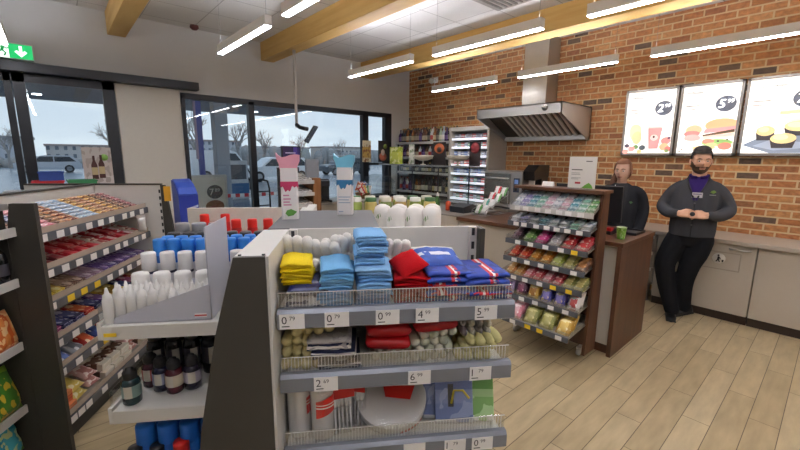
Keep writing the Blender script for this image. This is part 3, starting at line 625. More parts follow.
# cardboard tray of nozzle bottles
tr = gthing('display_tray', 'pale grey cardboard display tray with sloping side holding white nozzle bottles', 'display tray', -.64, 1.5)
CARD = mat('#c6c6cf', .6, noise=.03)
f = MB()
for a in (1.378, 1.612): f.prism([(-.805, 1.101), (-.483, 1.101), (-.483, 1.232), (-.80, 1.122)], 'y', a, a+.004)
f.box(-.805, -.483, 1.378, 1.616, 1.101, 1.105); f.box(-.487, -.483, 1.378, 1.616, 1.101, 1.435)
f.build('tray', CARD, tr)
f = MB(); f.box(-.4885, -.487, 1.40, 1.60, 1.30, 1.425); f.build('printed_panel', wrap([(0, '#d8d6dc'), (.5, '#c9a9a0'), (.7, '#d8d6dc')], 2, .5, '#b9bcc8', 3), tr)
f = MB(); f.box(-.54, -.50, 1.3768, 1.378, 1.112, 1.126); f.build('sticker', wrap([(0, '#efe9e9'), (.3, '#c2403f'), (.7, '#efe9e9')], 2, .5), tr)
MW = mat('#eceae6', .4, noise=.03); MLAB = mat('#c9c8ca', .5)
def nozzle():
    o = MB().lathe([(.0145, 0), (.0165, .003), (.0165, .082), (.0155, .088), (.0125, .092)], n=14).build('nozzle_bottle', MW)
    MB().lathe([(.0135, .09), (.0135, .102), (.0075, .107), (.0055, .118), (.0035, .128), (0, .129)], n=12).build('nozzle', MW, o)
    MB().lathe([(.0163, .02), (.0163, .065)], n=14).build('label', MLAB, o)
    return o
nz = Proto(nozzle); NG = 'white nozzle bottles'
nz.put(gw(-.822, 1.39, 1.10), 'single white nozzle bottle standing outside the tray at the shelf front', 'bottle', NG)
nz.put(gw(-.822, 1.45, 1.10), 'white nozzle bottle standing outside the tray, behind the front one', 'bottle', NG)
for r_ in range(2):
    for k in range(9):
        nz.put(gw(-.786+.034*k, 1.401+.04*r_, 1.106), f'white nozzle bottle in the tray, {od(k)} from the aisle, {("front", "rear")[r_]} row', 'bottle', NG)
def jug():
    o = MB().lathe([(.03, 0), (.034, .006), (.034, .085), (.031, .1), (.028, .104)], n=20).build('white_bottle', MW)
    MB().lathe([(.0285, .1), (.0295, .105), (.0295, .132), (.026, .14), (0, .142)], n=20).build('cap', MW, o); return o
jg = Proto(jug)
for k in range(4): jg.put(gw(-.765+.074*k, 1.50, 1.106), f'plump white bottle at the back of the tray, {od(k)} from the aisle', 'bottle', 'plump white bottles')
def can(body, cap, r, h, hc, band=None):
    def mk():
        o = MB().lathe([(r*.9, 0), (r, .004), (r, h-hc-.006), (r*.92, h-hc), (r*.88, h-hc+.002)], n=18).build('spray_can', body)
        MB().lathe([(r*.93, h-hc), (r*.95, h-hc+.003), (r*.93, h-.006), (r*.86, h-.001), (0, h)], n=18).build('cap', cap, o)
        if band: MB().lathe([(r*1.01, h*.2), (r*1.01, h*.55)], n=18).build('label', band, o)
        return o
    return Proto(mk)
cw = can(mat('#23263c', .3), mat('#e6e4e2', .4), .029, .188, .075, mat('#d6d2d4', .4))
cb = can(mat('#2b63b8', .3), mat('#2f80d6', .4), .027, .222, .07, mat('#e2e4ea', .4))
ck = can(mat('#26272c', .3), mat('#232327', .4), .029, .222, .05, mat('#8a2a2c', .4))
cg = can(mat('#5a5c62', .3, .4), mat('#8d8e92', .4), .035, .25, .05, mat('#26282e', .4))
cr = can(mat('#b8201f', .3), mat('#dc2a1e', .35), .027, .235, .045, mat('#e8e3dd', .4))
def rowput(P, a, z, b0, step, n, what, where, cat, grp):
    for k in range(n):
        P.put(gw(b0+step*k, a+R.uniform(-.004, .004), z), f'{what} {where}, {od(k)} from the aisle edge', cat, grp, RG+R.uniform(-1, 1))
rowput(cw, 1.648, 1.10, -.80, .068, 7, 'white-capped dark spray can', 'in the row behind the tray', 'spray can', 'white-capped cans')
rowput(cb, 1.742, 1.10, -.80, .058, 9, 'blue-capped spray can', 'in the front blue row', 'spray can', 'blue-capped cans')
rowput(cb, 1.806, 1.10, -.79, .058, 8, 'blue-capped spray can', 'in the rear blue row', 'spray can', 'blue-capped cans')
rowput(ck, 1.89, 1.10, -.80, .064, 8, 'black-capped spray can', 'behind the blue caps', 'spray can', 'black-capped cans')
rowput(cg, 1.985, 1.10, -.80, .078, 3, 'grey-capped wide spray can', 'behind the black caps', 'spray can', 'grey-capped cans')
rowput(cr, 2.18, 1.10, -.60, .083, 4, 'red-capped spray can', 'well before the beige end board', 'spray can', 'red-capped cans')
rowput(cr, 2.38, 1.10, -.83, .115, 2, 'red-capped spray can', 'close against the beige end board', 'spray can', 'red-capped cans')
# middle shelf: dark liquid bottles
def liquid(col, lab):
    def mk():
        o = MB().lathe([(.026, 0), (.03, .004), (.031, .03), (.031, .082), (.026, .094), (.02, .097)], n=18).build('liquid_bottle', mat(col, .2, noise=.05))
        MB().lathe([(.022, .096), (.0235, .1), (.0235, .12), (.02, .126), (.013, .128), (.012, .136), (0, .137)], n=18).build('cap', mat('#1c1b1d', .4), o)
        q = MB(); q.lathe([(.0316, .03), (.0316, .075)], n=18); q.build('label', wrap([(0, lab), (.3, '#c9c4b6'), (.72, lab)], 0, .4), o); return o
    return Proto(mk)
LQ = {'teal': liquid('#1f3437', '#7f9a92'), 'wine': liquid('#3a1622', '#a83a3c'), 'navy': liquid('#191c33', '#8a8fa8'), 'red': liquid('#4a141f', '#c9bca4'), 'purple': liquid('#211c2e', '#a8a2b2'), 'black': liquid('#1f1d22', '#3b3a42')}
for c_, b, a, w_ in (('teal', -.792, 1.41, 'nearest the aisle corner of the middle shelf'), ('wine', -.775, 1.52, 'just behind the teal one'), ('navy', -.722, 1.485, 'third from the aisle on the middle shelf'), ('red', -.667, 1.465, 'with cream label, fourth from the aisle'), ('purple', -.61, 1.485, 'nearest the dark end panel')):
    LQ[c_].put(gw(b, a, .782), f'{c_} liquid bottle with black cap {w_}', 'bottle', 'coloured liquid bottles', RG+R.uniform(-.3, .3))
for r_ in range(3):
    for k in range(6):
        LQ['black'].put(gw(-.79+.07*k, 1.60+.085*r_, .782), f'black-capped dark bottle, {od(k)} from the aisle, {od(r_)} row behind coloured bottles', 'bottle', 'dark bottles behind the coloured ones', 0, (1, 1, 1.55))
# bottom shelf
bb = can(mat('#1f5fae', .3), mat('#1d66bd', .45), .036, .275, .075, mat('#d8d8dc', .4))
for r_ in range(2):
    for k in range(6): bb.put(gw(-.765+.077*k, 1.42+.08*r_, .41), f'large blue-capped container on the low shelf, {od(k)} from the aisle, {("front", "second")[r_]} row', 'container', 'large blue-capped containers')
rb = can(mat('#7a1d1d', .3), mat('#c8231c', .35), .03, .215, .05)
kb = can(mat('#2a2a2e', .3), mat('#1a1a1c', .35), .027, .205, .05)
for i, (P_, b, n_) in enumerate(((kb, -.79, 'black'), (kb, -.715, 'black'), (rb, -.63, 'red'))): P_.put(gw(b, 1.385+.0*i-.0, .41), f'{n_}-capped bottle in front of the large blue caps, {od(i)} from the aisle', 'bottle', 'small bottles before the blue caps')
# grey top board with two display cartons
ub = gthing('top_board', 'dark grey top board carrying the pink and blue display cartons', 'board', -.08, 1.58)
MB().box(-.272, .112, 1.357, 1.80, 1.40, 1.43, bev=.002).build('board', mat('#5f5f62', .5, noise=.05), ub)
MB().box(-.25, .10, 1.37, 1.79, 1.36, 1.40).build('batten', LGREY, ub)
rs = gthing('shelf_unit', 'grey shelf unit facing right, its top carrying white leafy packs', 'shelf unit', .2, 1.9)
MB().box(-.25, -.2, 1.37, 2.6, 0, 1.36).build('back_panel', LGREY, rs)
MB().box(-.2, .11, 1.37, 1.80, 0, 1.36).build('cabinet', LGREY, rs)
MB().box(-.2, .55, 1.82, 2.6, 0, 1.27, bev=.004).build('chest', LGREY, rs)
MB().box(-.2, .54, 2.2, 2.55, 1.27, 1.315, bev=.003).build('riser', WHITE, rs)
def carton(c1, c2, c3, ear):
    def mk():
        W = .0325; q = MB()
        rect = lambda w_, z: [(x*w_, y*w_, z) for x, y in ((-1, -.8), (-.8, -1), (.8, -1), (1, -.8), (1, .8), (.8, 1), (-.8, 1), (-1, .8))]
        sec = [(W, 0), (W, .10), (W, .148), (W*1.0, .165), (W*1.0, .20)]
        V = [p for w_, z in sec for p in rect(w_, z)]; F = [(a*8+i, a*8+(i+1) % 8, (a+1)*8+(i+1) % 8, (a+1)*8+i) for a in range(4) for i in range(8)]+[tuple(range(8))[::-1], tuple(range(32, 40))]
        o = q.add(V, F).build('display_carton', mat('#eeeae8', .4, noise=.03))
        q = MB(); w_ = W*1.015
        n = 14; pts = [(-w_, .148), (w_, .148)]
        low = [(w_-2*w_*k/n, .120+.006*math.sin(k*1.7)+.010*math.sin(k*.55)) for k in range(n+1)]
        q.prism(pts+low, 'y', -w_, -w_+.0012); q.prism(pts+low, 'y', w_-.0012, w_)
        q.prism([(-w_, .148), (w_, .148), (w_, .125), (-w_, .125)], 'x', -w_, -w_+.001); q.prism([(-w_, .148), (w_, .148), (w_, .125), (-w_, .125)], 'x', w_-.001, w_)
        q.build('drip_print', mat(c2, .4), o)
        q = MB(); sec = [(1.0, .195, 0), (1.08, .212, 0), (1.25, .232, 0), (1.3, .238, 0)]
        top = [(-1.42, .258), (-1.25, .250), (-.8, .240), (-.3, .243), (.25, .250), (.8, .253), (1.3, .250)]
        q.prism([(-W, .19), (W, .19), (W*1.0, .205), (W*1.28, .226)]+[(x*W, z) for x, z in top[::-1]]+[(-W*1.38, .238), (-W*1.1, .215)], 'y', -W*.85, W*.85)
        q.build('shaped_top', mat(c1, .4), o)
        q = MB()
        if ear:
            q.prism([(-.008, .012), (-.018, .024), (-.012, .036), (.004, .041), (.026, .03), (.012, .016)], 'y', -W-.001, -W); q.build('leaf_print', mat('#5f9a45', .4), o)
            q = MB()
            for z, l in ((.055, .03), (.066, .024), (.078, .028), (.092, .022)): q.box(-.024, -.024+l, -W-.0008, -W, z, z+.005)
            q.build('pink_lettering', mat('#d98fae', .4), o)
        else:
            for z, l in ((.012, .02), (.05, .05), (.062, .044), (.074, .05)): q.box(-.026, -.026+l, -W-.0008, -W, z, z+.004)
            q.build('pale_lettering', mat('#a9b6c9', .4), o)
        return o
    return Proto(mk)
carton('#e8a3b4', '#c23a66', '#fff', True).put(gw(-.226, 1.585, 1.4302), 'white display carton with pink wavy top and green leaf mark', 'carton', None, RG+.1)
carton('#79c4e0', '#2f6f9c', '#fff', False).put(gw(-.008, 1.69, 1.4302), 'white display carton with light blue flared top', 'carton', None, RG-.1)
def leafy():
    o = MB().lathe([(.04, 0), (.054, .008), (.057, .05), (.056, .1), (.047, .125), (.02, .136), (0, .137)], n=22).build('leafy_pack', mat('#ebe8e3', .5, noise=.04))
    q = MB()
    for t, z, l in ((-1.9, .05, .035), (-2.15, .04, .04), (-2.5, .06, .035), (-2.3, .065, .035), (-1.6, .045, .025)):
        c = Vector((.0568*math.cos(t), .0545*math.sin(t), z)); u = Vector((-math.sin(t), math.cos(t), 0))
        q.add([c, c+u*.012+Vector((0, 0, l*.5)), c+u*.006+Vector((0, 0, l)), c-u*.01+Vector((0, 0, l*.5))], [(0, 1, 2, 3)])
    q.build('leaf_print', mat('#6f9a5a', .5), o); return o
lp = Proto(leafy)
for r_ in range(2):
    for k in range(3+r_): lp.put(gw(.25+.0925*k-.06*r_, 1.98+.11*r_, 1.2705), f'round white pack with green leaf print, {od(k)} from left, {("front", "rear")[r_]} row', 'pack', 'white leafy packs', RG+R.uniform(-.3, .3), (.86, .86, 1.1))
def jar(c, lid): 
    def mk():
        o = MB().lathe([(.032, 0), (.036, .006), (.036, .09), (.03, .1)], n=16).build('jar', mat(c, .3)); MB().lathe([(.032, .1), (.033, .122), (0, .124)], n=16).build('lid', mat(lid, .4), o); return o
    return Proto(mk)
js = [jar('#8a9a4a', '#d9d7cf'), jar('#c9b46a', '#3f6a3a'), jar('#6f7f3a', '#cfc9b4'), jar('#b59a5a', '#e1ddd2')]
jn = ['green', 'yellow', 'olive', 'tan']
for r_ in range(2):
    for k in range(6):
        js[(k+r_) % 4].put(gw(.05+.088*k, 2.27+.1*r_, 1.3155), f'{jn[(k+r_) % 4]} jar behind the leafy packs, {od(k)} from left, {("front", "rear")[r_]} row', 'jar', 'jars behind the leafy packs')
# ================================================================ confectionery run on the left aisle
cu = gthing('shelf_unit', 'dark-trimmed confectionery shelf unit with six tilted shelves on the left aisle', 'shelf unit', -1.8, 2.8)
f = MB(); f.prism([(-1.55, 0), (-1.55, 1.43), (-1.662, 1.43), (-1.70, 1.2), (-1.74, .8), (-1.80, .0)], 'y', 2.15, 2.175); f.build('end_panel', DGREY, cu)
MB().box(-2.02, -2.0, 2.175, 3.40, 0, 1.43).build('back_panel', LGREY, cu)
MB().box(-2.03, -1.99, 2.175, 3.42, 1.43, 1.442).build('back_trim', DGREY, cu)
MB().box(-2.5, -1.505, 3.40, 3.42, 0, 1.43).build('end_board', LGREY, cu)
MB().box(-2.5, -1.50, 3.395, 3.425, 1.43, 1.442).build('end_trim', DGREY, cu)
MB().prism([(-1.505, 0), (-1.505, 1.43), (-1.475, 1.43), (-1.44, 1.1), (-1.38, 0)], 'y', 3.39, 3.42).build('end_post', DGREY, cu)
MB().box(-1.48, -1.43, 3.385, 3.39, 1.30, 1.42).build('orange_tag', mat('#e0a52a', .5), cu)
f = MB()
for k in range(24): f.box(-1.525, -1.512, 3.3985, 3.40, .1+k*.055, .128+k*.055)
f.build('slot', BLACK, cu)
MB().box(-2.0, -1.66, 2.175, 3.40, 0, .09).build('plinth', BLACK, cu)
BF = -1.63
CS = [(1.235, .135, 'top'), (1.035, .075, 'second'), (.85, .07, 'third'), (.63, .06, 'fourth'), (.455, .06, 'fifth'), (.145, .03, 'bottom')]   # shelf z at the lip, rise towards the back
for n_, (z, up, nm) in enumerate(CS):
    dp = .35; Z = lambda b, z=z, up=up: z+up*(BF-b)/dp
    f = MB(); f.prism([(BF, z-.012), (BF, z), (BF-dp, z+up), (BF-dp, z+up-.012)], 'y', 2.18, 3.395); sh = f.build('shelf', mat('#b9b2a6', .4, noise=.05), cu)
    f = MB(); f.box(BF, BF+.014, 2.18, 3.395, z-.03, z+.018, bev=.002); f.build('price_rail', CRAIL, sh)
    f = MB(); f.box(BF-.004, BF-.001, 2.18, 3.395, z+.012, z+.05); f.build('front_guard', mat('#b3a292', .3), sh)
    labs = [2.24+.128*k+R.uniform(-.02, .02) for k in range(9)] if n_ < 5 else [2.26, 2.33, 2.40, 2.56, 2.74, 2.96, 3.15]
    for k, a in enumerate(labs):
        MB().box(BF+.014, BF+.0155, a, a+.058, z-.026, z+.014).build('price_label', YLAB if (n_ == 2 and k in (1, 2, 3)) or (n_ == 4 and k in (3, 4)) else LABEL, sh)
SZ_BAR = (.1, .036, .018)
def bar(m): return Proto(lambda: MB().pillow((0, 0, 0), SZ_BAR, 0, 5, .14, 2).xf(Matrix.Rotation(PI/2, 4, 'X')).build('chocolate_bar', m))
def W2(a, b, c=None, ax=0): return wrap([(0, a), (.22, b), (.74, a)], ax, .3, c, 3.2)
bars = [('orange', bar(W2('#c98a5a', '#7a3a2a', '#e6c6a0'))), ('brown', bar(W2('#6a4432', '#c9a07a', '#3a2018'))), ('blue-white', bar(W2('#bcc8d4', '#98b2cc', '#e4e8ec'))), ('dark', bar(W2('#3f2a26', '#8a5a48', '#d0b49a'))),
        ('pink', bar(W2('#e3a9b0', '#d78490', '#f0d2d0'))), ('gold', bar(W2('#d3a95a', '#8a5a2e', '#ead09a'))), ('navy', bar(W2('#2d3350', '#7a86a8', '#d6d6de'))), ('maroon', bar(W2('#5c2430', '#a4606a', '#d9b8b0'))), ('tan', bar(W2('#b98c6c', '#8c5c40', '#dcc0a0')))]
cols = [3, 6, 4, 1, 0, 2, 2, 5, 8, 5, 3, 7]
tilt = lambda up: math.atan2(up, .35)
def on_shelf(P, n_, t, a, lift, yaw=0., stand=0.):
    z, up, nm = CS[n_]; b = BF-.012-t; zz = z+up*(BF-b)/.35+lift
    return gw(b, a, zz), Matrix.Rotation(RG, 4, 'Z') @ Matrix.Rotation(tilt(up), 4, 'Y') @ Matrix.Rotation(PI/2+yaw, 4, 'Z')
def putm(P, loc, M, label, cat, grp): return P.put(loc, label, cat, grp, tuple(M.to_euler()))
for k, ci in enumerate(cols):
    nm, P_ = bars[ci]
    for r_ in range(8):
        loc, M = on_shelf(P_, 0, .025+.038*r_, 2.235+.1*k, .012, R.uniform(-.05, .05))
        M = M @ Matrix.Rotation(math.radians(-14), 4, 'X')
        putm(P_, loc, M, f'{nm} chocolate bar, {od(r_)} from the lip, {od(k)} column, top confectionery shelf', 'chocolate bar', 'bars on the top confectionery shelf')
def pack(m, sz, nm='sweet_bag', seed=1): return Proto(lambda: MB().pillow((0, 0, 0), sz, 0, 6, .1, seed).xf(Matrix.Rotation(PI/2, 4, 'X')).build(nm, m))
def tab(m, sz, nm='chocolate_tablet'): return Proto(lambda: MB().box(-sz[0]/2, sz[0]/2, -sz[1]/2, sz[1]/2, 0, sz[2], bev=.003).build(nm, m))
K2 = [('dark red', pack(W2('#5a2026', '#8c3238', '#a87c70'), (.1, .13, .035))), ('brown', pack(W2('#4a2c24', '#8a5a46', '#c8a88e'), (.1, .12, .03))), ('red', pack(W2('#a3222c', '#c43840', '#c8857c'), (.105, .13, .035))), ('red and white', pack(W2('#b5343c', '#e6dcd8', '#c8434a'), (.1, .12, .03))), ('cream', pack(W2('#d0c0b0', '#a3443c', '#e8ded0'), (.1, .12, .03)))]
for k, ci in enumerate((1, 0, 0, 2, 2, 2, 4, 3, 2, 3, 4)):
    for r_ in range(3):
        nm, P_ = K2[ci]; loc, M = on_shelf(P_, 1, .06+.1*r_, 2.235+.108*k, .02+.006*r_, R.uniform(-.15, .15))
        putm(P_, loc, M, f'{nm} sweet bag, {od(r_)} from the lip, {od(k)} column, second confectionery shelf', 'sweets', 'bags on the second confectionery shelf')
K3 = [('yellow', tab(W2('#d8bc3e', '#b98f2a', '#efe0a0', 1), (.075, .16, .012))), ('brown', tab(W2('#6a4a3a', '#a88a70', '#d8c4b0', 1), (.075, .16, .012))), ('purple', tab(W2('#5a3a8a', '#7a58a8', '#d2c2e0', 1), (.075, .16, .012))), ('violet', tab(W2('#47308a', '#8f78bc', '#e6def0', 1), (.075, .16, .012))), ('mauve', tab(W2('#9a7a98', '#c0a0b8', '#e8dce4', 1), (.075, .16, .012)))]
for k, ci in enumerate((0, 0, 0, 1, 1, 4, 4, 2, 3, 2, 2, 3, 2)):
    for r_ in range(4):
        nm, P_ = K3[ci]; loc, M = on_shelf(P_, 2, .09+.006*r_+(.14 if r_ == 3 else 0), 2.225+.092*k, .003+.013*(r_ if r_ < 3 else 0), R.uniform(-.04, .04))
        M = M @ Matrix.Rotation(PI, 4, 'Z')
        putm(P_, loc, M, f'{nm} chocolate tablet, {od(k)} column, third confectionery shelf, {("lowest", "middle", "topmost", "behind the others")[r_]}', 'chocolate', 'tablets on the third confectionery shelf')
K4 = [('navy', tab(W2('#2b2f5a', '#4a5088', '#c9ccd8', 1), (.085, .15, .014))), ('magenta', tab(W2('#8a2a5a', '#b85a86', '#e0c0d0', 1), (.085, .15, .014))), ('red', tab(W2('#b0342a', '#d8703a', '#f0d8a8', 1), (.085, .15, .014))), ('yellow', tab(W2('#d8b83a', '#a88420', '#f0e4a0', 1), (.085, .15, .014))), ('purple', tab(W2('#52307a', '#8058a8', '#d8c8e4', 1), (.085, .15, .014)))]
for k, ci in enumerate((4, 1, 0, 0, 2, 0, 4, 3, 3, 0, 1, 2)):
    for r_ in range(3):
        nm, P_ = K4[ci]; loc, M = on_shelf(P_, 3, .09+.006*r_, 2.235+.1*k, .003+.015*r_, R.uniform(-.05, .05))
        putm(P_, loc, M, f'{nm} biscuit pack, {od(k)} column, fourth confectionery shelf, {("lowest", "middle", "topmost")[r_]} of its pile', 'biscuits', 'packs on the fourth confectionery shelf')
K5 = [('green', pack(W2('#2f6a34', '#6aa050', '#d8e0c0'), (.11, .15, .05), 'sweet_bag', 3)), ('blue', pack(W2('#2c3f8a', '#5a78c0', '#e0e4f0'), (.11, .15, .05), 'sweet_bag', 4)), ('silver', pack(W2('#a9adb4', '#7a808c', '#e4e6ea'), (.11, .15, .05), 'sweet_bag', 5)), ('red', pack(W2('#b02a24', '#d8603a', '#f0d0a8'), (.11, .15, .05), 'sweet_bag', 6))]
for k, ci in enumerate((0, 1, 2, 3, 1, 3, 0, 2, 3, 1)):
    for r_ in range(2):
        nm, P_ = K5[ci]; loc, M = on_shelf(P_, 4, .075+.11*r_, 2.25+.115*k, .028+.02*r_, R.uniform(-.2, .2))
        M = M @ Matrix.Rotation(math.radians(20), 4, 'X')
        putm(P_, loc, M, f'{nm} sweet bag {("at the lip", "behind another")[r_]}, {od(k)} column, fifth confectionery shelf', 'sweets', 'bags on the fifth confectionery shelf')
K6 = [('orange', tab(wrap([(0, '#d8693a'), (.3, '#b8482c'), (.36, '#d8693a'), (.6, '#b8482c'), (.66, '#e08a54')], 2, .4), (.075, .2, .07), 'biscuit_roll')), ('yellow', pack(W2('#ead77e', '#e0c860', '#f4ecc0'), (.13, .14, .055), 'sweet_bag', 8)), ('pink', pack(W2('#d8b0a8', '#b88078', '#efe0d8'), (.11, .13, .05), 'sweet_bag', 9)), ('white', tab(W2('#e3dccb', '#6a4a3a', '#f0ece0', 1), (.1, .16, .05), 'biscuit_box'))]
for k, (ci, a) in enumerate(((0, 2.24), (0, 2.325), (1, 2.46), (2, 2.61), (3, 2.735), (3, 2.85), (3, 2.965), (2, 3.09), (3, 3.22), (1, 3.33))):
    for r_ in range(2):
        nm, P_ = K6[ci]; loc, M = on_shelf(P_, 5, .10+.012*r_, a, (.004 if ci in (0, 3) else .045)+(.058 if ci == 3 else .072 if ci == 0 else .055)*r_, R.uniform(-.1, .1))
        if ci in (1, 2): M = M @ Matrix.Rotation(math.radians(14), 4, 'X')
        putm(P_, loc, M, f'{nm} {("biscuit roll", "sweet bag", "sweet bag", "biscuit box")[ci]} {("below", "on top")[r_]}, {od(k)} column, bottom confectionery shelf', 'biscuits', 'packs on the bottom confectionery shelf')
# clip strip hanging from the top shelf lip
cl = thing('clip_strip', 'small clear bag hanging from the lip at the far end of the top confectionery shelf', 'bag', gw(BF+.05, 3.2, 1.14), RG)
MB().pillow((0, 0, .0), (.06, .11, .03), 0, 6, .1, 4).build('bag', mat('#d7d5d0', .25), cl); MB().box(-.03, .03, -.002, .002, .05, .075).build('header', WHITE, cl)
# ================================================================ drinks and crisps bay at the left edge
lb = gthing('shelf_bay', 'grey shelf bay of dark bottles and crisp bags at the left edge of the photo', 'shelf unit', -1.95, 1.8)
MB().box(-2.1, -1.69, 2.145, 2.149, 0, 1.43).build('divider', DGREY, lb)
MB().box(-2.12, -2.10, 1.2, 2.148, 0, 1.43).build('back_panel', LGREY, lb)
MB().box(-2.12, -1.664, 1.2, 2.148, 1.40, 1.43).build('top_board', mat('#8d8b87', .5), lb)
MB().box(-2.1, -1.80, 1.2, 2.148, 0, .08).build('plinth', DGREY, lb)
for z, bf in ((1.30, -1.645), (1.035, -1.67), (.69, -1.70), (.33, -1.73)):
    s_ = MB().box(-2.1, bf-.012, 1.2, 2.147, z-.02, z, bev=.003).build('shelf', SHELFW, lb)
    MB().box(bf-.012, bf, 1.2, 2.147, z-.034, z+.012, bev=.002).build('price_rail', SHELFW, s_)
wbp = None
def wine():
    o = MB().lathe([(.03, 0), (.035, .005), (.035, .12), (.03, .145), (.014, .175), (.0135, .2)], n=16).build('dark_bottle', mat('#17161a', .15, noise=.03))
    MB().lathe([(.015, .195), (.015, .222), (0, .223)], n=12).build('cap', mat('#2a2a30', .4), o); MB().lathe([(.0353, .04), (.0353, .1)], n=16).build('label', mat('#3a3840', .5), o); return o
wbp = Proto(wine)
for r_ in range(3):
    for k in range(5): wbp.put(gw(-1.715-.08*r_, 2.105-.08*k, 1.036), f'dark glass bottle in the left edge bay, {od(k)} from the dark end panel, {od(r_)} row', 'bottle', 'dark bottles in the left edge bay')
ob = pack(wrap([(0, '#d0692c'), (.3, '#e08a44'), (.5, '#c9581f'), (.7, '#e39a5a')], 0, .3, '#f0c890', 5), (.13, .2, .06), 'snack_bag', 3)
gb = pack(wrap([(0, '#4f8a2c'), (.3, '#8fb83a'), (.7, '#3f7a2a')], 2, .3, '#d9b83a', 4), (.16, .25, .08), 'crisp_bag', 4)
tb = pack(wrap([(0, '#4f9a3a'), (.4, '#9fc04a'), (.62, '#2f9fb8'), (.9, '#4fb8c8')], 2, .3, '#d8e0a0', 4), (.16, .215, .07), 'crisp_bag', 5)
def face_right(P, b, a, z, lab, cat, grp, lean=12):
    M = Matrix.Rotation(RG, 4, 'Z') @ Matrix.Rotation(PI/2, 4, 'Z') @ Matrix.Rotation(math.radians(90-lean), 4, 'X')
    return P.put(gw(b, a, z), lab, cat, grp, tuple(M.to_euler()))
for k in range(5):
    face_right(ob, -1.735, 2.078-.14*k, .79, f'orange snack bag in the left edge bay, {od(k)} from the dark end panel', 'snacks', 'orange snack bags')
    face_right(gb, -1.775, 2.06-.17*k, .46, f'green and yellow crisp bag in the left edge bay, {od(k)} from the dark end panel', 'crisps', 'green crisp bags')
    face_right(tb, -1.80, 2.06-.17*k, .19, f'green and turquoise crisp bag on the lowest shelf, {od(k)} from the dark end panel', 'crisps', 'turquoise crisp bags')
# ================================================================ checkout island and sweet rack
BROWN = wood('walnut_board', '#3f2416', '#5c3822', (18, 18, 2.2), .4); BROWNT = wood('walnut_top', '#432818', '#5f3b25', (18, 2.2, 18), .35)
ck_ = wthing('checkout_counter', 'checkout counter with walnut-brown sides and pale front beside the sweet rack', 'counter', 3.78, 1.6)
MB().box(3.37, 4.16, 1.10, 1.135, 0, .965, bev=.003).build('end_panel', BROWN, ck_)
MB().box(3.36, 4.17, 1.09, 2.0, .965, 1.0, bev=.003).build('worktop', BROWNT, ck_)
MB().box(3.42, 3.45, 1.135, 2.0, .08, .965).build('front_panel', mat('#dcd5c8', .5, noise=.04), ck_)
MB().box(3.45, 4.12, 1.135, 2.0, .0, .96).build('body', mat('#8d8478', .6), ck_)
MB().box(3.43, 3.46, 1.135, 2.0, 0, .08).build('plinth', BROWN, ck_)
rk = wthing('sweet_rack', 'seven-tier sweet rack with walnut back board on castors before the checkout', 'display rack', 3.2, 1.58)
MB().box(3.275, 3.30, 1.235, 1.98, .07, 1.40, bev=.003).build('back_board', BROWN, rk)
MB().prism([(3.30, .07), (3.30, 1.40), (3.18, 1.40), (3.10, .07)], 'y', 1.205, 1.23).build('side_board', BROWN, rk)
MB().box(3.15, 3.355, 1.20, 1.985, 1.40, 1.425, bev=.003).build('top_board', BROWNT, rk)
f = None
for x, y in ((3.22, 1.30), (3.22, 1.92), (3.27, 1.30), (3.27, 1.92)):
    q = MB(); q.lathe([(.03, -.012), (.032, -.01), (.032, .01), (.03, .012)], n=14).xf(Matrix.Translation((x, y, .032)) @ Matrix.Rotation(PI/2, 4, 'X')); q.box(x-.014, x+.014, y-.018, y+.018, .055, .075)
    q.build('castor', mat('#d8d6d2', .4), rk)
RZ = [1.245, 1.105, .945, .785, .63, .47, .30]; RX = [3.07, 3.05, 3.03, 3.01, 2.99, 2.95, 2.82]; RUP = [.10, .05, .05, .05, .05, .05, .05]
for i, (z, x0, up) in enumerate(zip(RZ, RX, RUP)):
    s_ = MB().prism([(x0, z-.008), (x0, z), (3.275, z+up), (3.275, z+up-.008)], 'y', 1.225, 1.955).build('shelf', mat('#a9a49b', .35, .2), rk)
    for ya in (1.222, 1.954): MB().prism([(x0, z), (3.27, z+up), (3.27, z+up+.045), (x0, z+.04)], 'y', ya, ya+.004).build('side_guard', PLEXI, s_)
    MB().box(x0-.012, x0, 1.222, 1.958, z-.032, z+.012, bev=.002).build('price_rail', mat('#cfcdc8', .4) if i == 0 else (CRAIL), s_)
    MB().box(x0+.002, x0+.004, 1.225, 1.955, z+.012, z+.045).build('front_guard', PLEXI, s_)
    n = 7 if i < 2 else 5
    for k in range(n):
        y = 1.27+(.66/n)*k+R.uniform(0, .03)
        MB().box(x0-.0135, x0-.012, y, y+.052, z-.027, z+.007).build('price_label', YLAB if (i, k) in ((2, 0), (4, 0), (4, 1), (6, 1), (6, 2)) else LABEL, s_)
def rack_put(P, i, t, y, lift, lab, cat, grp, pitch=0., yaw=0.):
    z, x0, up = RZ[i], RX[i], RUP[i]; x = x0+.02+t; zz = z+up*(x-x0)/(3.30-x0)+lift
    M = Matrix.Rotation(-math.atan2(up, 3.30-x0), 4, 'Y') @ Matrix.Rotation(-PI/2+yaw, 4, 'Z') @ Matrix.Rotation(pitch, 4, 'X')
    return P.put((x, y, zz), lab, cat, grp, tuple(M.to_euler()))
TIER = ['top', 'second', 'third', 'fourth', 'fifth', 'sixth', 'lowest']
gum = [(n_, tab(W2(*c_, 1), (.062, .15, .012), 'gum_packet')) for n_, c_ in (('lilac', ('#8e88b8', '#c9c6e0', '#e8e8f0')), ('mint', ('#7ab39a', '#d5e4dc', '#e8f0ec')), ('white', ('#d8dadc', '#a8b4c0', '#f0f0f0')), ('green', ('#5a9a58', '#c4d8b8', '#e8f0e0')), ('pink', ('#d8b0bc', '#e8d8dc', '#f4eef0')), ('teal', ('#4a8a98', '#b8d0d8', '#e0ecf0')))]
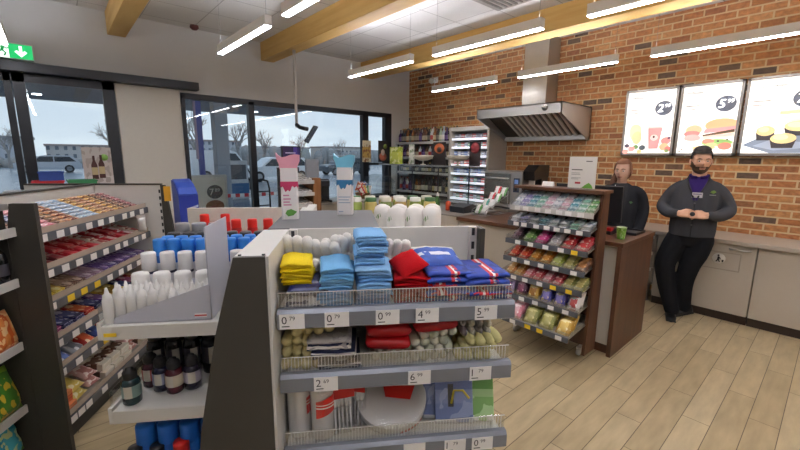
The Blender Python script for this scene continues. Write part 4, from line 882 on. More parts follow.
for k, ci in enumerate((3, 1, 5, 4, 2, 4, 1, 5, 0, 2)):
    nm, P_ = gum[ci]
    for r_ in range(3): rack_put(P_, 0, .055+.05*r_, 1.262+.0725*k, .004+.012*r_, f'{nm} gum packet, {("front", "middle", "back")[r_]} of the {od(k)} column from right, top rack tier', 'chewing gum', 'gum packets on the top tier')
for k, ci in enumerate((2, 1, 2, 2, 5, 2, 0, 2)):
    nm, P_ = gum[ci]
    for r_ in range(3): rack_put(P_, 1, .05+.012*r_, 1.272+.09*k, .004+.013*r_, f'{nm} gum packet, {("lowest", "middle", "topmost")[r_]} of the {od(k)} pile from right, second rack tier', 'chewing gum', 'gum packets on the second tier')
def rbags(defs): return [(n_, pack(W2(*c_), sz, 'sweet_bag', 4)) for n_, c_, sz in defs]
T3 = rbags([('red', ('#b02430', '#d84a4a', '#e8c8b8'), (.11, .14, .05)), ('white', ('#d8d6d4', '#b8b4b8', '#f0f0f0'), (.1, .13, .05)), ('magenta', ('#c22f7a', '#d85a9a', '#e8b8d0'), (.11, .13, .05)), ('green', ('#4f7a3a', '#7aa05a', '#c0d0a0'), (.11, .13, .045)), ('dark plum', ('#3a2a34', '#5a3a4a', '#8a7078'), (.11, .13, .04))])
for k, ci in enumerate((0, 0, 1, 2, 3, 4)):
    for r_ in range(2): rack_put(T3[ci][1], 2, .06+.05*r_, 1.285+.118*k, .022+.025*r_, f'{T3[ci][0]} sweet bag, {("lower", "upper")[r_]} of the {od(k)} pair from right, third rack tier', 'sweets', 'bags on the third tier', .25)
T4 = rbags([('olive', ('#8a8a4a', '#b8b070', '#d8d0a0'), (.1, .12, .04)), ('amber', ('#b8742a', '#d89a4a', '#e8c890'), (.1, .12, .04)), ('red', ('#b83028', '#d85a3a', '#e8b088'), (.1, .12, .045)), ('brown', ('#6a4028', '#9a6a40', '#c8a078'), (.1, .12, .04)), ('lime', ('#a8b850', '#c8d080', '#e0e4b8'), (.1, .12, .04))])
for k, ci in enumerate((3, 0, 4, 1, 1, 2, 2)):
    for r_ in range(2): rack_put(T4[ci][1], 3, .06+.05*r_, 1.275+.102*k, .02+.022*r_, f'{T4[ci][0]} sweet bag, {("lower", "upper")[r_]} of the {od(k)} pair from right, fourth rack tier', 'sweets', 'bags on the fourth tier', .25)
T5 = rbags([('olive', ('#7a7a3a', '#b0a060', '#d0c890'), (.1, .12, .04)), ('red', ('#b83040', '#d86a70', '#f0c8c0'), (.09, .12, .035)), ('rose', ('#c85a6a', '#e0a0a8', '#f0d8d8'), (.09, .12, .035)), ('caramel', ('#a86a30', '#c89858', '#e0c8a0'), (.1, .12, .04))])
for k, ci in enumerate((0, 0, 1, 2, 1, 2, 3, 3)):
    for r_ in range(2): rack_put(T5[ci][1], 4, .06+.05*r_, 1.27+.09*k, .018+.02*r_, f'{T5[ci][0]} sweet bag, {("lower", "upper")[r_]} of the {od(k)} pair from right, fifth rack tier', 'sweets', 'bags on the fifth tier', .2)
T6 = rbags([('white and red', ('#dcd4d0', '#b84a48', '#f0ece8'), (.1, .13, .045)), ('purple and blue', ('#4a4a98', '#8a80c0', '#d8c8a0'), (.1, .13, .045)), ('yellow', ('#d0a848', '#a87838', '#ecd8a0'), (.1, .13, .045)), ('plum', ('#5a2a4a', '#8a4a6a', '#d0a8b8'), (.1, .13, .045)), ('lilac', ('#a890b8', '#7a6098', '#e0d8e8'), (.1, .13, .045))])
for k, ci in enumerate((0, 1, 1, 2, 3, 4)):
    for r_ in range(2): rack_put(T6[ci][1], 5, .05+.06*r_, 1.285+.118*k, .05+.012*r_, f'{T6[ci][0]} upright sweet bag, {("front", "back")[r_]} of the {od(k)} pair from right, sixth rack tier', 'sweets', 'bags on the sixth tier', 1.0)
T7 = rbags([('olive', ('#77783a', '#a09a58', '#c8c088'), (.13, .15, .05)), ('gold', ('#b89038', '#d8b860', '#e8d8a0'), (.12, .15, .05)), ('pink', ('#c87a88', '#e0b0b8', '#f0dce0'), (.12, .14, .05)), ('red', ('#9a2838', '#c05058', '#e0b0a8'), (.12, .14, .05))])
for k, ci in enumerate((1, 0, 0, 2, 3)):
    for r_ in range(2): rack_put(T7[ci][1], 6, .07+.07*r_, 1.295+.145*k, .045+.015*r_, f'{T7[ci][0]} sweet bag, {("front", "back")[r_]} of the {od(k)} pair from right, lowest rack tier', 'sweets', 'bags on the lowest tier', .7)
# things on the checkout
sg_ = wthing('notice_sign', 'white upright notice with green leaf corner standing on the sweet rack', 'sign', 3.29, 1.45, 1.425)
f = MB().box(3.288, 3.293, 1.325, 1.55, 1.425, 1.685); f.build('card', mat('#e9e5de', .5, noise=.02), sg_)
MB().box(3.27, 3.31, 1.36, 1.54, 1.425, 1.432).build('foot', PLEXI, sg_)
f = MB(); f.prism([(1.34, 1.428), (1.435, 1.428), (1.405, 1.455), (1.375, 1.475), (1.352, 1.455)], 'x', 3.2868, 3.288); f.build('leaf_corner', mat('#6fae45', .5), sg_)
f = MB(); f.box(3.2868, 3.288, 1.445, 1.49, 1.462, 1.478); f.build('red_mark', mat('#c23a44', .5), sg_)
f = MB()
for z, l, h_ in ((1.575, .09, .008), (1.55, .07, .003), (1.538, .075, .003), (1.51, .08, .003), (1.50, .06, .003)): f.box(3.2868, 3.288, 1.525-l, 1.525, z, z+h_)
f.box(3.2868, 3.288, 1.36, 1.41, 1.645, 1.653); f.build('lettering', mat('#6f6b66', .6), sg_)
cd = MB().prism([(3.30, 1.4252), (3.34, 1.4252), (3.335, 1.43), (3.325, 1.465), (3.318, 1.465)], 'y', 1.69, 1.795).build('tent_card', mat('#ece9e4', .5)); tag(cd, 'small white tent card on the sweet rack, left of the tall notice', 'card')
mo = wthing('monitor', 'black till monitor seen from behind in front of the woman', 'monitor', 3.95, 1.43, 1.0)
f = MB().box(-.015, .015, -.175, .175, -.175, .175, bev=.006).xf(Matrix.Translation((3.93, 1.50, 1.245)) @ Matrix.Rotation(.12, 4, 'Z') @ Matrix.Rotation(math.radians(-8), 4, 'Y')); f.build('display', mat('#141518', .45), mo)
MB().box(3.935, 3.97, 1.47, 1.53, 1.01, 1.15).build('stand', BLACK, mo); MB().lathe([(.1, 0), (.1, .01), (.0, .014)], (3.95, 1.50, 1.0)).build('base', BLACK, mo)
td = wthing('till_display', 'small dark customer display left of the tall white notice', 'screen', 4.0, 1.93, 1.0)
MB().box(3.985, 4.01, 1.84, 2.0, 1.28, 1.41, bev=.004).build('display', BLACK, td); MB().box(3.99, 4.02, 1.90, 1.94, 1.0, 1.30).build('stand', BLACK, td)
cp = wthing('paper_cup', 'green patterned paper cup on the checkout corner', 'cup', 3.56, 1.18, 1.0)
MB().lathe([(.029, 0), (.03, .003), (.039, .098), (.041, .102), (.038, .103), (.036, .097), (.0, .09)], (3.56, 1.18, 1.0), 24).build('cup', wrap([(0, '#79b53f'), (.2, '#8fc454'), (.7, '#79b53f'), (.93, '#d8e4c4')], 2, .5, '#b8d890', 5), cp)
ty = MB(); ty.box(3.80, 4.05, 1.14, 1.33, 1.0005, 1.006); ty.box(3.80, 4.05, 1.14, 1.146, 1.006, 1.022); ty.box(3.80, 4.05, 1.324, 1.33, 1.006, 1.022); ty.box(3.80, 3.806, 1.146, 1.324, 1.006, 1.022); ty.box(4.044, 4.05, 1.146, 1.324, 1.006, 1.022)
tag(ty.build('cash_tray', BLACK), 'shallow black tray on the checkout beside the cup', 'tray')
pd = wthing('card_terminal', 'black card terminal with red screen edge beside the green cup', 'card terminal', 3.72, 1.34, 1.0)
MB().prism([(3.66, 1.0005), (3.78, 1.0005), (3.78, 1.05), (3.66, 1.03)], 'y', 1.30, 1.38).build('body', BLACK, pd); MB().box(3.665, 3.72, 1.30, 1.37, 1.032, 1.06).build('red_cover', mat('#c2222a', .4), pd)
# ================================================================ serving counter and glass display
BEIGE = mat('#c2b8a8', .5, noise=.04)
sc_ = wthing('serving_counter', 'beige serving counter with brown wooden top left of the sweet rack', 'counter', 3.8, 2.45)
MB().box(3.45, 4.15, 2.0, 2.86, 0, .96).build('body', BEIGE, sc_); MB().box(3.40, 4.2, 2.0, 2.87, .96, 1.0, bev=.003).build('worktop', BROWNT, sc_)
gc = wthing('display_counter', 'pale counter with glass display shelf on thin posts before the liquor shelves', 'counter', 3.8, 3.8)
MB().box(3.45, 4.15, 2.88, 4.9, 0, .985).build('body', BEIGE, gc); MB().box(3.44, 4.2, 2.875, 4.92, .985, 1.0).build('worktop', mat('#8f8b85', .3, noise=.06), gc)
for y in (3.18, 3.72, 4.25, 4.8): MB().box(3.995, 4.007, y, y+.012, 1.0, 1.545).build('post', mat('#3f3f42', .35, .5), gc)
MB().box(3.86, 4.14, 3.12, 4.88, 1.545, 1.555).build('glass_shelf', PLEXI, gc)
MB().box(3.855, 3.865, 3.12, 4.88, 1.54, 1.56).build('shelf_edge', mat('#8b8f90', .3, .4), gc)
MB().box(4.09, 4.1, 3.15, 4.85, 1.02, 1.54).build('glass_screen', clear('display_glass', '#f6fafa', .03, .95), gc)
bw = Proto(lambda: fixn(MB().lathe([(.045, 0), (.045, .006), (.012, .015), (.012, .055), (.06, .062), (.12, .085), (.15, .125), (.148, .135), (.12, .138), (.06, .14), (.0, .14)], n=28).build('footed_bowl', mat('#d9d2c2', .45, noise=.04))))
bw.put((4.0, 4.03, 1.5555), 'cream footed bowl on the glass shelf, the one farther from the hood', 'bowl'); bw.put((4.0, 3.38, 1.5555), 'cream footed bowl on the glass shelf, the one nearer the cigarette cabinet', 'bowl')
def poster(name, x, y, z, w, h, m, lab, rz, kids=()):
    t = thing(name, lab, 'poster', (x, y, z), rz); MB().box(-w/2, w/2, -.002, .002, 0, h).build('sheet', m, t)
    for k, (nm, col, u0, u1, v0, v1) in enumerate(kids):
        MB().lathe([(1, 0), (1, .0012), (0, .0012)], n=16).xf(Matrix.Translation(((u0+u1)/2*w-w/2, -.0021-.0004*k, (v0+v1)/2*h)) @ Matrix.Rotation(PI/2, 4, 'X') @ Matrix.Diagonal(((u1-u0)*w/2, (v1-v0)*h/2, .4, 1))).build(nm, mat(col, .5), t)
    return t
PR = -PI/2
poster('poster', 4.12, 3.83, 1.5555, .24, .32, mat('#2c2422', .5), 'dark poster with orange food picture behind the farther cream bowl', PR, (('dish_print', '#c8683a', .1, .9, .5, .95), ('dish_print', '#3a2420', .3, .7, .55, .8)))
poster('poster', 4.12, 3.2, 1.5555, .18, .32, mat('#2a1f20', .5), 'dark poster with red food picture behind the nearer cream bowl', PR, (('dish_print', '#8a2c34', .1, .9, .5, .95),))
poster('poster', 4.12, 4.40, 1.5555, .12, .30, wrap([(0, '#dcdad0'), (.5, '#e6e4dc'), (.9, '#c9cfc0')], 2, .5, '#8a9a78', 4), 'narrow white poster on the glass shelf between green carton and bowl', PR)
tag(MB().box(-.1, .1, -.05, .05, 0, .26, bev=.006).build('snack_carton', wrap([(0, '#a9b83c'), (.25, '#c4cc5a'), (.7, '#9aac34')], 2, .5, '#dce0a0', 3), None, (4.03, 4.66, 1.5555), PR), 'lime green carton at the window end of the glass shelf', 'carton')
# wire stand of snacks on the serving counter
ws = wthing('wire_stand', 'stepped wire stand of snack packets on the wooden counter', 'display stand', 3.95, 2.84, 1.0)
f = MB(); W_ = []
for y in (2.66, 3.02-.2+.03):
    f.tube([(3.66, y, 1.005), (4.10, y, 1.005), (4.10, y, 1.27)], .004, 6); f.tube([(3.66, y, 1.005), (3.66, y, 1.06), (4.10, y, 1.22)], .004, 6)
for i in range(4): f.tube([(3.66+.13*i, 2.66, 1.05+.05*i), (3.66+.13*i, 2.85, 1.05+.05*i)], .003, 6); f.tube([(3.66+.13*i, 2.66, 1.005), (3.66+.13*i, 2.85, 1.005)], .003, 6)
f.build('frame', mat('#9a9a98', .3, .8), ws)
sn = [('green', '#5a9a4a'), ('white', '#d8d8d4'), ('red', '#cc2a30'), ('teal', '#4a9a88')]
sp_ = [pack(W2(c_, '#e4e4e0', '#f0f0ec'), (.085, .12, .03), 'snack_packet', 3) for n_, c_ in sn]
for i, (ci, x, y, z) in enumerate(((1, 3.72, 2.71, 1.07), (0, 3.72, 2.80, 1.07), (1, 3.85, 2.71, 1.13), (3, 3.85, 2.80, 1.13), (0, 3.97, 2.71, 1.19), (2, 3.97, 2.80, 1.20), (0, 4.07, 2.70, 1.26), (2, 4.07, 2.79, 1.27))):
    sp_[ci].put((x, y, z), f'{sn[ci][0]} snack packet, {("lowest", "second", "third", "highest")[i//2]} step of the wire stand, {("right", "left")[i % 2]} side', 'snack', 'packets in the wire stand', (math.radians(60), 0, -PI/2))
# wicker/metal bits on the display counter
for i, (y, c_, n_) in enumerate(((4.62, '#7a4a34', 'brown'), (4.42, '#b89868', 'tan'), (4.2, '#8a8a80', 'grey'), (3.98, '#c8c0a8', 'cream'), (3.76, '#4a4238', 'dark'))):
    f = MB(); f.box(-.1, .1, -.08, .08, 0, .012); f.prism([(-.1, .012), (-.09, .05), (.09, .05), (.1, .012)], 'y', -.075, .075); tag(f.build('food_tray', mat(c_, .5, noise=.3, scale=40), None, (3.85, y, 1.0005)), f'low tray of {n_} food on the display counter, {od(i)} from the window', 'tray', 'food trays on the display counter')
tb_ = wthing('sauce_bottle', 'green sauce bottle with white spout on the display counter', 'bottle', 3.7, 3.45, 1.0)
MB().lathe([(.03, 0), (.034, .005), (.034, .12), (.016, .16), (.016, .17)], (3.7, 3.45, 1.0005), 16).build('body', mat('#3f6a34', .3), tb_); MB().lathe([(.02, .17), (.02, .19), (.006, .22), (0, .222)], (3.7, 3.45, 1.0005), 12).build('spout', WHITE, tb_)
tag(MB().lathe([(.03, 0), (.034, .005), (.034, .1), (.02, .12), (0, .122)], (3.72, 3.28, 1.0005), 16).build('sauce_jar', mat('#c24a28', .35)), 'orange-red sauce jar beside the green sauce bottle', 'jar')
tag(MB().prism([(-.13, 0), (.13, 0), (.13, .05), (.05, .1), (-.13, .07)], 'y', -.11, .11).build('receipt_printer', mat('#2e2e31', .4), None, (3.78, 3.08, 1.0005)), 'low dark printer on the display counter near the cigarette cabinet', 'printer')
# ================================================================ back counters
WT = mat('#b5ab9d', .3, noise=.05); CAB = mat('#bdb3a4', .45, noise=.03)
wt = MB().box(5.03, XB-.002, -3.0, 2.44, .83, .87, bev=.004).build('worktop', WT); tag(wt, 'long pale worktop along the brick wall behind the bearded man', 'worktop')
RCY = mat('#e7e4dd', .5)
def base(y0, y1, lab, hatch=False):
    t = wthing('base_cabinet', lab, 'cabinet', 5.3, (y0+y1)/2, 0, 'beige base cabinets')
    MB().box(5.10, XB-.003, y0+.001, y1-.001, .1, .829).build('carcass', CAB, t); MB().box(5.13, XB-.003, y0+.001, y1-.001, 0, .1).build('plinth', mat('#33241c', .5), t)
    dr = MB().box(5.08, 5.10, y0+.004, y1-.004, .1, .822, bev=.002).build('door', CAB, t)
    f = MB().tube([(5.08, y0+.05, .775), (5.055, y0+.05, .775), (5.055, y0+.21, .775), (5.08, y0+.21, .775)], .008, 8); f.build('handle', STEEL, dr)
    if hatch:
        f = MB(); a, b, c_, d_ = .56, .925, .545, .735
        for p in ((a, b, c_, c_+.01), (a, b, d_-.01, d_), (a, a+.01, c_, d_), (b-.01, b, c_, d_)): f.box(5.076, 5.08, *p)
        f.build('hatch_frame', mat('#a79d8f', .5), dr)
        MB().lathe([(.055, 0), (.055, .0015), (0, .0015)], n=28).xf(Matrix.Translation((5.08, .735, .66)) @ Matrix.Rotation(-PI/2, 4, 'Y')).build('waste_mark', RCY, dr)
        f = MB(); X = 5.0782
        f.lathe([(.009, 0), (.009, .001), (0, .001)], n=12).xf(Matrix.Translation((X, .74, .692)) @ Matrix.Rotation(-PI/2, 4, 'Y'))
        q = [(.80, .68), (.785, .68), (.772, .655), (.78, .652), (.787, .663), (.785, .645), (.775, .625), (.784, .622), (.794, .64), (.806, .622), (.814, .627), (.803, .648)]
        q = [(u-.055, v) for u, v in q]; f.prism(q, 'x', X-.001, X); f.prism([(u-.055, v) for u, v in [(.765, .65), (.748, .65), (.752, .625), (.762, .625)]], 'x', X-.001, X); f.build('waste_figure', INK, dr)
base(.45, 1.30, 'beige base cabinet with waste hatch and round mark beside the standing man', True)
base(-.36, .445, 'plain beige base cabinet at the right edge of the photo'); base(-1.16, -.365, 'plain beige base cabinet beyond the right edge')
dw = wthing('drawer_unit', 'steel drawer unit under the worktop left of the standing man', 'cabinet', 5.3, 1.85)
MB().box(5.12, XB-.003, 1.305, 2.44, .22, .829).build('carcass', mat('#8e877c', .45), dw)
for z in (.25, .44, .63):
    q = MB().box(5.09, 5.12, 1.31, 2.43, z, z+.175, bev=.003).build('drawer', mat('#a49b8d', .4, .2), dw); MB().box(5.065, 5.09, 1.33, 2.41, z+.135, z+.17, bev=.004).build('handle', mat('#d8d3c8', .35), q)
f = MB()
for y in (1.35, 2.38): f.box(5.15, 5.2, y, y+.05, 0, .22)
f.build('leg', mat('#8a857e', .4, .3), dw)
rc = wthing('back_counter', 'beige back counter carrying the steel oven under the hood', 'counter', 5.3, 3.5)
MB().box(4.92, XB-.003, 2.46, 4.5, 0, .89).build('body', BEIGE, rc); MB().box(4.88, XB-.002, 2.45, 4.55, .89, .93, bev=.003).build('worktop', mat('#6f6a64', .3), rc)
ov = wthing('oven', 'stainless steel countertop oven with control panel under the hood', 'oven', 5.2, 3.3, .93)
MB().box(4.93, 5.45, 2.98, 3.63, .95, 1.47, bev=.008).build('casing', STEEL, ov); MB().box(4.915, 4.93, 3.16, 3.615, 1.0, 1.44, bev=.004).build('door', mat('#aba8a2', .25, .9), ov)
f = MB().tube([(4.915, 3.58, 1.37), (4.875, 3.58, 1.37), (4.875, 3.20, 1.37), (4.915, 3.20, 1.37)], .012, 8); f.build('handle', STEEL, ov)
MB().box(4.918, 4.93, 3.02, 3.11, 1.18, 1.38).build('control_panel', mat('#3c4660', .3), ov); MB().box(4.916, 4.919, 3.035, 3.095, 1.30, 1.36).build('display', mat('#7a9ad0', .3, emit=.3, noise=0), ov)
q = MB()
for z in (1.2, 1.24): q.lathe([(.014, 0), (.014, .012), (0, .014)], n=12).xf(Matrix.Identity(4))
MB().lathe([(.02, 0), (.02, .014), (0, .016)], n=14).xf(Matrix.Translation((4.918, 3.065, 1.22)) @ Matrix.Rotation(-PI/2, 4, 'Y')).build('knob', BLACK, ov)
f = MB()
for x, y in ((4.97, 3.03), (4.97, 3.58), (5.4, 3.03), (5.4, 3.58)): f.lathe([(.02, 0), (.02, .022)], (x, y, .93), 10)
f.build('foot', BLACK, ov)
cm = wthing('coffee_grinder', 'dark upright coffee machine right of the steel oven', 'coffee machine', 5.1, 2.83, .93)
MB().box(5.0, 5.3, 2.78, 2.965, .93, 1.1, bev=.01).build('base', mat('#2a2725', .35), cm); MB().box(5.12, 5.3, 2.79, 2.95, 1.1, 1.4, bev=.01).build('column', mat('#2a2725', .35), cm)
MB().prism([(4.93, 1.36), (5.3, 1.40), (5.3, 1.57), (5.02, 1.57), (4.90, 1.48)], 'y', 2.785, 2.955).build('head', mat('#1f1d1d', .3), cm); MB().box(4.97, 5.0, 2.82, 2.90, 1.22, 1.36).build('spout', mat('#c6c3be', .4), cm)
# liquor shelves and cigarette cabinet
al = wthing('liquor_shelf', 'tall dark shelf unit of spirits and wine against the brick wall', 'shelf unit', 5.4, 5.3)
MB().box(XB-.03, XB-.003, 4.57, 6.05, .1, 2.0).build('back_panel', mat('#5b544c', .6), al)
ALZ = [1.94, 1.66, 1.375, 1.0, .55]
for z in ALZ:
    s_ = MB().box(5.25, XB-.03, 4.57, 6.05, z-.025, z).build('shelf', mat('#7f7b76', .4), al); MB().box(5.235, 5.25, 4.57, 6.05, z-.035, z+.008).build('price_rail', mat('#d3d1cc', .4), s_)
f = MB()
for y in (4.575, 5.06, 5.55, 6.02): f.box(5.26, 5.285, y, y+.02, 0, 1.95)
f.build('upright', mat('#3a3a3c', .4), al)
def spirit(g, lab, capc, r=.036, h=.27, sq=False):
    def mk():
        o = MB().lathe([(r*.95, 0), (r, .004), (r, h*.55), (r*.7, h*.66), (.013, h*.74), (.0125, h*.9)], n=12).build('spirit_bottle', mat(g, .15, noise=.05)); MB().lathe([(.0145, h*.88), (.0145, h), (0, h)], n=10).build('cap', mat(capc, .4), o)
        MB().lathe([(r*1.01, h*.14), (r*1.01, h*.44)], n=12).build('label', mat(lab, .5), o); return o
    return Proto(mk)
SPN = [('clear', spirit('#c9d0d2', '#b8433a', '#8a2a2a')), ('amber', spirit('#8a5424', '#d8c8a0', '#3a2a20')), ('brown', spirit('#4a2c1c', '#c0b090', '#1a1a1a')), ('white-labelled', spirit('#b8c4c8', '#e8e6e0', '#c8c8c8')), ('purple', spirit('#3a2450', '#6a5088', '#2a1a3a', .042, .25)), ('dark', spirit('#1e1c20', '#8a8070', '#a88a40')), ('pale green', spirit('#a8b89a', '#dcd8c4', '#4a6a3a'))]
WIN = [('dark red', spirit('#241418', '#d0c8b8', '#5a1a24', .035, .3)), ('green', spirit('#1c2a20', '#c8c4a8', '#2a2a2a', .035, .3)), ('black', spirit('#17181b', '#6a6868', '#1a1a1a', .035, .3)), ('gold-capped', spirit('#20241c', '#b8a878', '#b89848', .035, .3))]
for r_ in range(2):
    for k in range(20): nm, P_ = SPN[(5, 1, 2, 5, 0, 2, 4, 5, 1, 3, 2, 5, 6, 2, 1, 5, 4)[(k*3+2*r_) % 17]]; P_.put((5.30+.1*r_, 4.61+.0725*k, 1.941), f'{nm} spirit bottle, top liquor shelf, {od(k)} from the cigarette cabinet, {("front", "rear")[r_]} row', 'bottle', 'spirit bottles on the top shelf')
for k in range(16):
    nm, P_ = SPN[(k*2+k//3) % 7]; P_.put((5.30, 4.63+.088*k, 1.661), f'{nm} small spirit bottle on the second liquor shelf, {od(k)} from the cigarette cabinet', 'bottle', 'spirit bottles on the second shelf', 0, (.95, .95, .85))
for k in range(16):
    nm, P_ = WIN[(k+k//5) % 4]; P_.put((5.30, 4.63+.088*k, 1.376), f'{nm} flask on the third liquor shelf, {od(k)} from the cigarette cabinet', 'bottle', 'flasks on the third shelf', 0, (.95, .95, .62))
for k in range(16):
    if k > 11: nm, P_ = SPN[(4, 0)[k % 2]]
    elif k in (9, 10): nm, P_ = SPN[1+k % 2]
    else: nm, P_ = WIN[(k*3) % 4]
    P_.put((5.30, 4.63+.088*k, 1.001), f'{nm} bottle on the wine shelf, {od(k)} from the cigarette cabinet', 'bottle', 'bottles on the wine shelf')
for k in range(14):
    nm, P_ = WIN[(k*3+1) % 4]; P_.put((5.32, 4.66+.1*k, .551), f'{nm} bottle on the lowest liquor shelf, {od(k)} from the cigarette cabinet', 'bottle', 'bottles on the lowest liquor shelf')
cc = wthing('cigarette_cabinet', 'tall pale cabinet with white lit cigarette shelves left of the oven', 'cabinet', 5.35, 4.15)
CW = mat('#e8e9ec', .4, noise=.02)
MB().box(5.13, XB-.003, 3.72, 3.76, .93, 2.16).build('side_panel', mat('#bcb4a8', .5), cc); MB().box(5.13, XB-.003, 4.51, 4.55, .93, 2.16).build('side_panel', mat('#bcb4a8', .5), cc)
MB().box(5.13, XB-.003, 3.76, 4.51, 2.10, 2.16).build('header', mat('#d5d0c6', .5), cc); MB().box(XB-.05, XB-.003, 3.76, 4.51, .93, 2.10).build('back_panel', CW, cc)
cz = [.96, 1.10, 1.24, 1.385, 1.53, 1.675, 1.82, 1.96]
for z in cz:
    q = MB().box(5.2, XB-.05, 3.76, 4.51, z-.012, z).build('shelf', CW, cc); MB().box(5.16, 5.2, 3.76, 4.51, z-.012, z+.022).build('light_strip', mat('#f2f5ff', .4, emit=.8, noise=0), q)
cgp = [(n_, Proto(lambda a=a, b=b: MB().box(-.03, .03, -.012, .012, 0, .088, bev=.002).build('cigarette_packet', wrap([(0, a), (.45, b), (.75, a)], 2, .4)))) for n_, a, b in (('white', '#e2e2e6', '#b8bcc8'), ('blue', '#6a86b8', '#c8d0e0'), ('red', '#c85a58', '#e8dcdc'), ('navy', '#3f4a70', '#c0c4d0'), ('green', '#7aa08a', '#d8e0d8'), ('grey', '#8a8e98', '#d0d2d8'))]
for i, z in enumerate(cz):
    for k in range(10):
        nm, P_ = cgp[(i*5+k*2+(k*i) % 3) % 6]; P_.put((5.225, 3.80+.074*k, z+.0005), f'{nm} cigarette packet, {od(k)} from the oven side, {od(len(cz)-1-i)} shelf from the top', 'cigarettes', 'cigarette packets in the lit cabinet', -PI/2)
# counter below the window with small goods
wc = wthing('window_counter', 'pale counter running below the shop window', 'counter', 3.9, 5.7)
MB().box(2.95, 5.0, 5.5, 6.02, 0, .89).build('body', BEIGE, wc); MB().box(2.94, 5.05, 5.45, 6.05, .89, .93).build('worktop', mat('#a09a90', .35), wc)
bk = wthing('bread_basket', 'basket of colourful snack packets on the window counter', 'basket', 4.08, 5.6, .93)
MB().lathe([(.1, 0), (.14, .1), (.145, .105), (.13, .1), (.0, .02)], (4.08, 5.62, .93), 20).build('basket', mat('#8a6a44', .7, noise=.3, scale=60), bk)
for i, (c_, n_) in enumerate((('#b8342c', 'red'), ('#d8a83a', 'yellow'), ('#3f8a4a', 'green'), ('#d8d0c0', 'cream'), ('#c8602a', 'orange'), ('#7a2a3a', 'maroon'), ('#4a7ab0', 'blue'))):
    pack(W2(c_, '#d8d0c4', c_), (.1, .17, .04), 'snack_packet', i).put((4.0+.05*(i % 4), 5.55+.07*(i//4), 1.08+.06*(i//4)), f'{n_} snack packet standing in the basket on the window counter', 'snack', 'packets in the basket', (math.radians(70), math.radians(-30+12*i), -.7))
cmx = wthing('coffee_machine', 'black coffee machine on the window counter beside the blue-topped carton', 'coffee machine', 3.2, 5.65, .93)
MB().box(3.0, 3.36, 5.55, 5.95, .93, 1.3, bev=.02).build('body', BLACK, cmx); MB().tube([(3.05, 5.5, 1.25), (3.12, 5.4, 1.0), (3.3, 5.4, .95)], .02, 8).build('hose', BLACK, cmx); MB().box(3.04, 3.32, 5.47, 5.55, 1.18, 1.28, bev=.01).build('group_head', mat('#3a3b40', .3, .6), cmx)
dg_ = wthing('cake_dome', 'curved glass display case on the window counter under the posters', 'display case', 4.55, 5.7, .93)
MB().box(4.32, 4.82, 5.56, 5.96, .93, .96).build('base', BLACK, dg_)
f = MB().prism([(4.33, .96), (4.33, 1.2), (4.40, 1.30), (4.55, 1.34), (4.70, 1.30), (4.80, 1.2), (4.80, .96)], 'y', 5.57, 5.95); f.build('dome', PLEXI, dg_)
poster('poster', 4.49, 6.05, 1.56, .2, .40, wrap([(0, '#d8cfae'), (.2, '#c9a85a'), (.7, '#e0d8bc')], 2, .5, '#8a5a3a', 5), 'cream poster with lettering on the window post', 0)
poster('poster', 4.885, 6.05, 1.56, .23, .41, mat('#2c2a28', .5), 'dark poster with food picture at the right end of the window', 0, (('dish_print', '#b86a52', .1, .9, .05, .45), ('dish_print', '#d8d0c4', .3, .7, .3, .6), ('green_badge', '#8aa84a', .55, .95, .62, .85)))
# newspaper rack near the window
nr = wthing('newspaper_rack', 'newspaper rack with brown wooden side near the window, seen between the two cartons', 'display rack', 2.7, 5.1)
MB().box(2.76, 2.88, 5.0, 5.45, 0, 1.355).build('side_board', wood('oak_board', '#7a4f2c', '#94643a', (12, 12, 2)), nr); MB().box(2.42, 2.76, 5.42, 5.45, 0, 1.5).build('back_panel', mat('#4a4642', .5), nr)
for i, z in enumerate((.45, .62, .79, .96, 1.13, 1.30)):
    s_ = MB().prism([(4.98, z), (5.40, z+.1), (5.40, z+.085), (4.98, z-.015)], 'x', 2.42, 2.757).build('shelf', mat('#3a3836', .5), nr); MB().box(2.42, 2.757, 4.965, 4.98, z-.02, z+.03).build('price_rail', mat('#c4c2be', .4), s_)
    tag(MB().box(-.15, .15, -.17, .17, 0, .035, bev=.004).build('newspaper_pile', wrap([(0, '#d8d6d2'), (.3, '#b8b4b0'), (.5, '#e0deda')], 1, .7, '#8a8684', 5), None, (2.59, 5.17, z+.052), 0, (math.radians(13), 0, 0)), f'stack of folded newspapers on the {od(5-i)} tier from the top of the newspaper rack', 'newspapers', 'newspapers in the rack')
tag(MB().box(-.11, .11, -.02, .02, 0, .26, bev=.008).build('till_screen', mat('#8d9096', .4), None, (2.80, 5.1, 1.36), .1), 'grey screen on top of the newspaper rack side board', 'screen')
ps = wthing('promo_screen', 'dark purple promotional screen above the pink-topped carton', 'screen', 2.48, 5.2, 1.5)
MB().box(2.35, 2.63, 5.1, 5.14, 1.56, 1.80, bev=.005).build('casing', BLACK, ps); MB().box(2.365, 2.615, 5.098, 5.1, 1.575, 1.785).build('panel', wrap([(0, '#2c2350'), (.62, '#5a4aa8'), (.85, '#3a2f78')], 0, .3), ps); MB().box(2.47, 2.51, 5.11, 5.42, 1.50, 1.58).build('bracket', BLACK, ps)
f = MB(); f.box(2.40, 2.55, 5.0965, 5.098, 1.70, 1.715); f.build('lettering', mat('#cfc8e8', .4), ps)
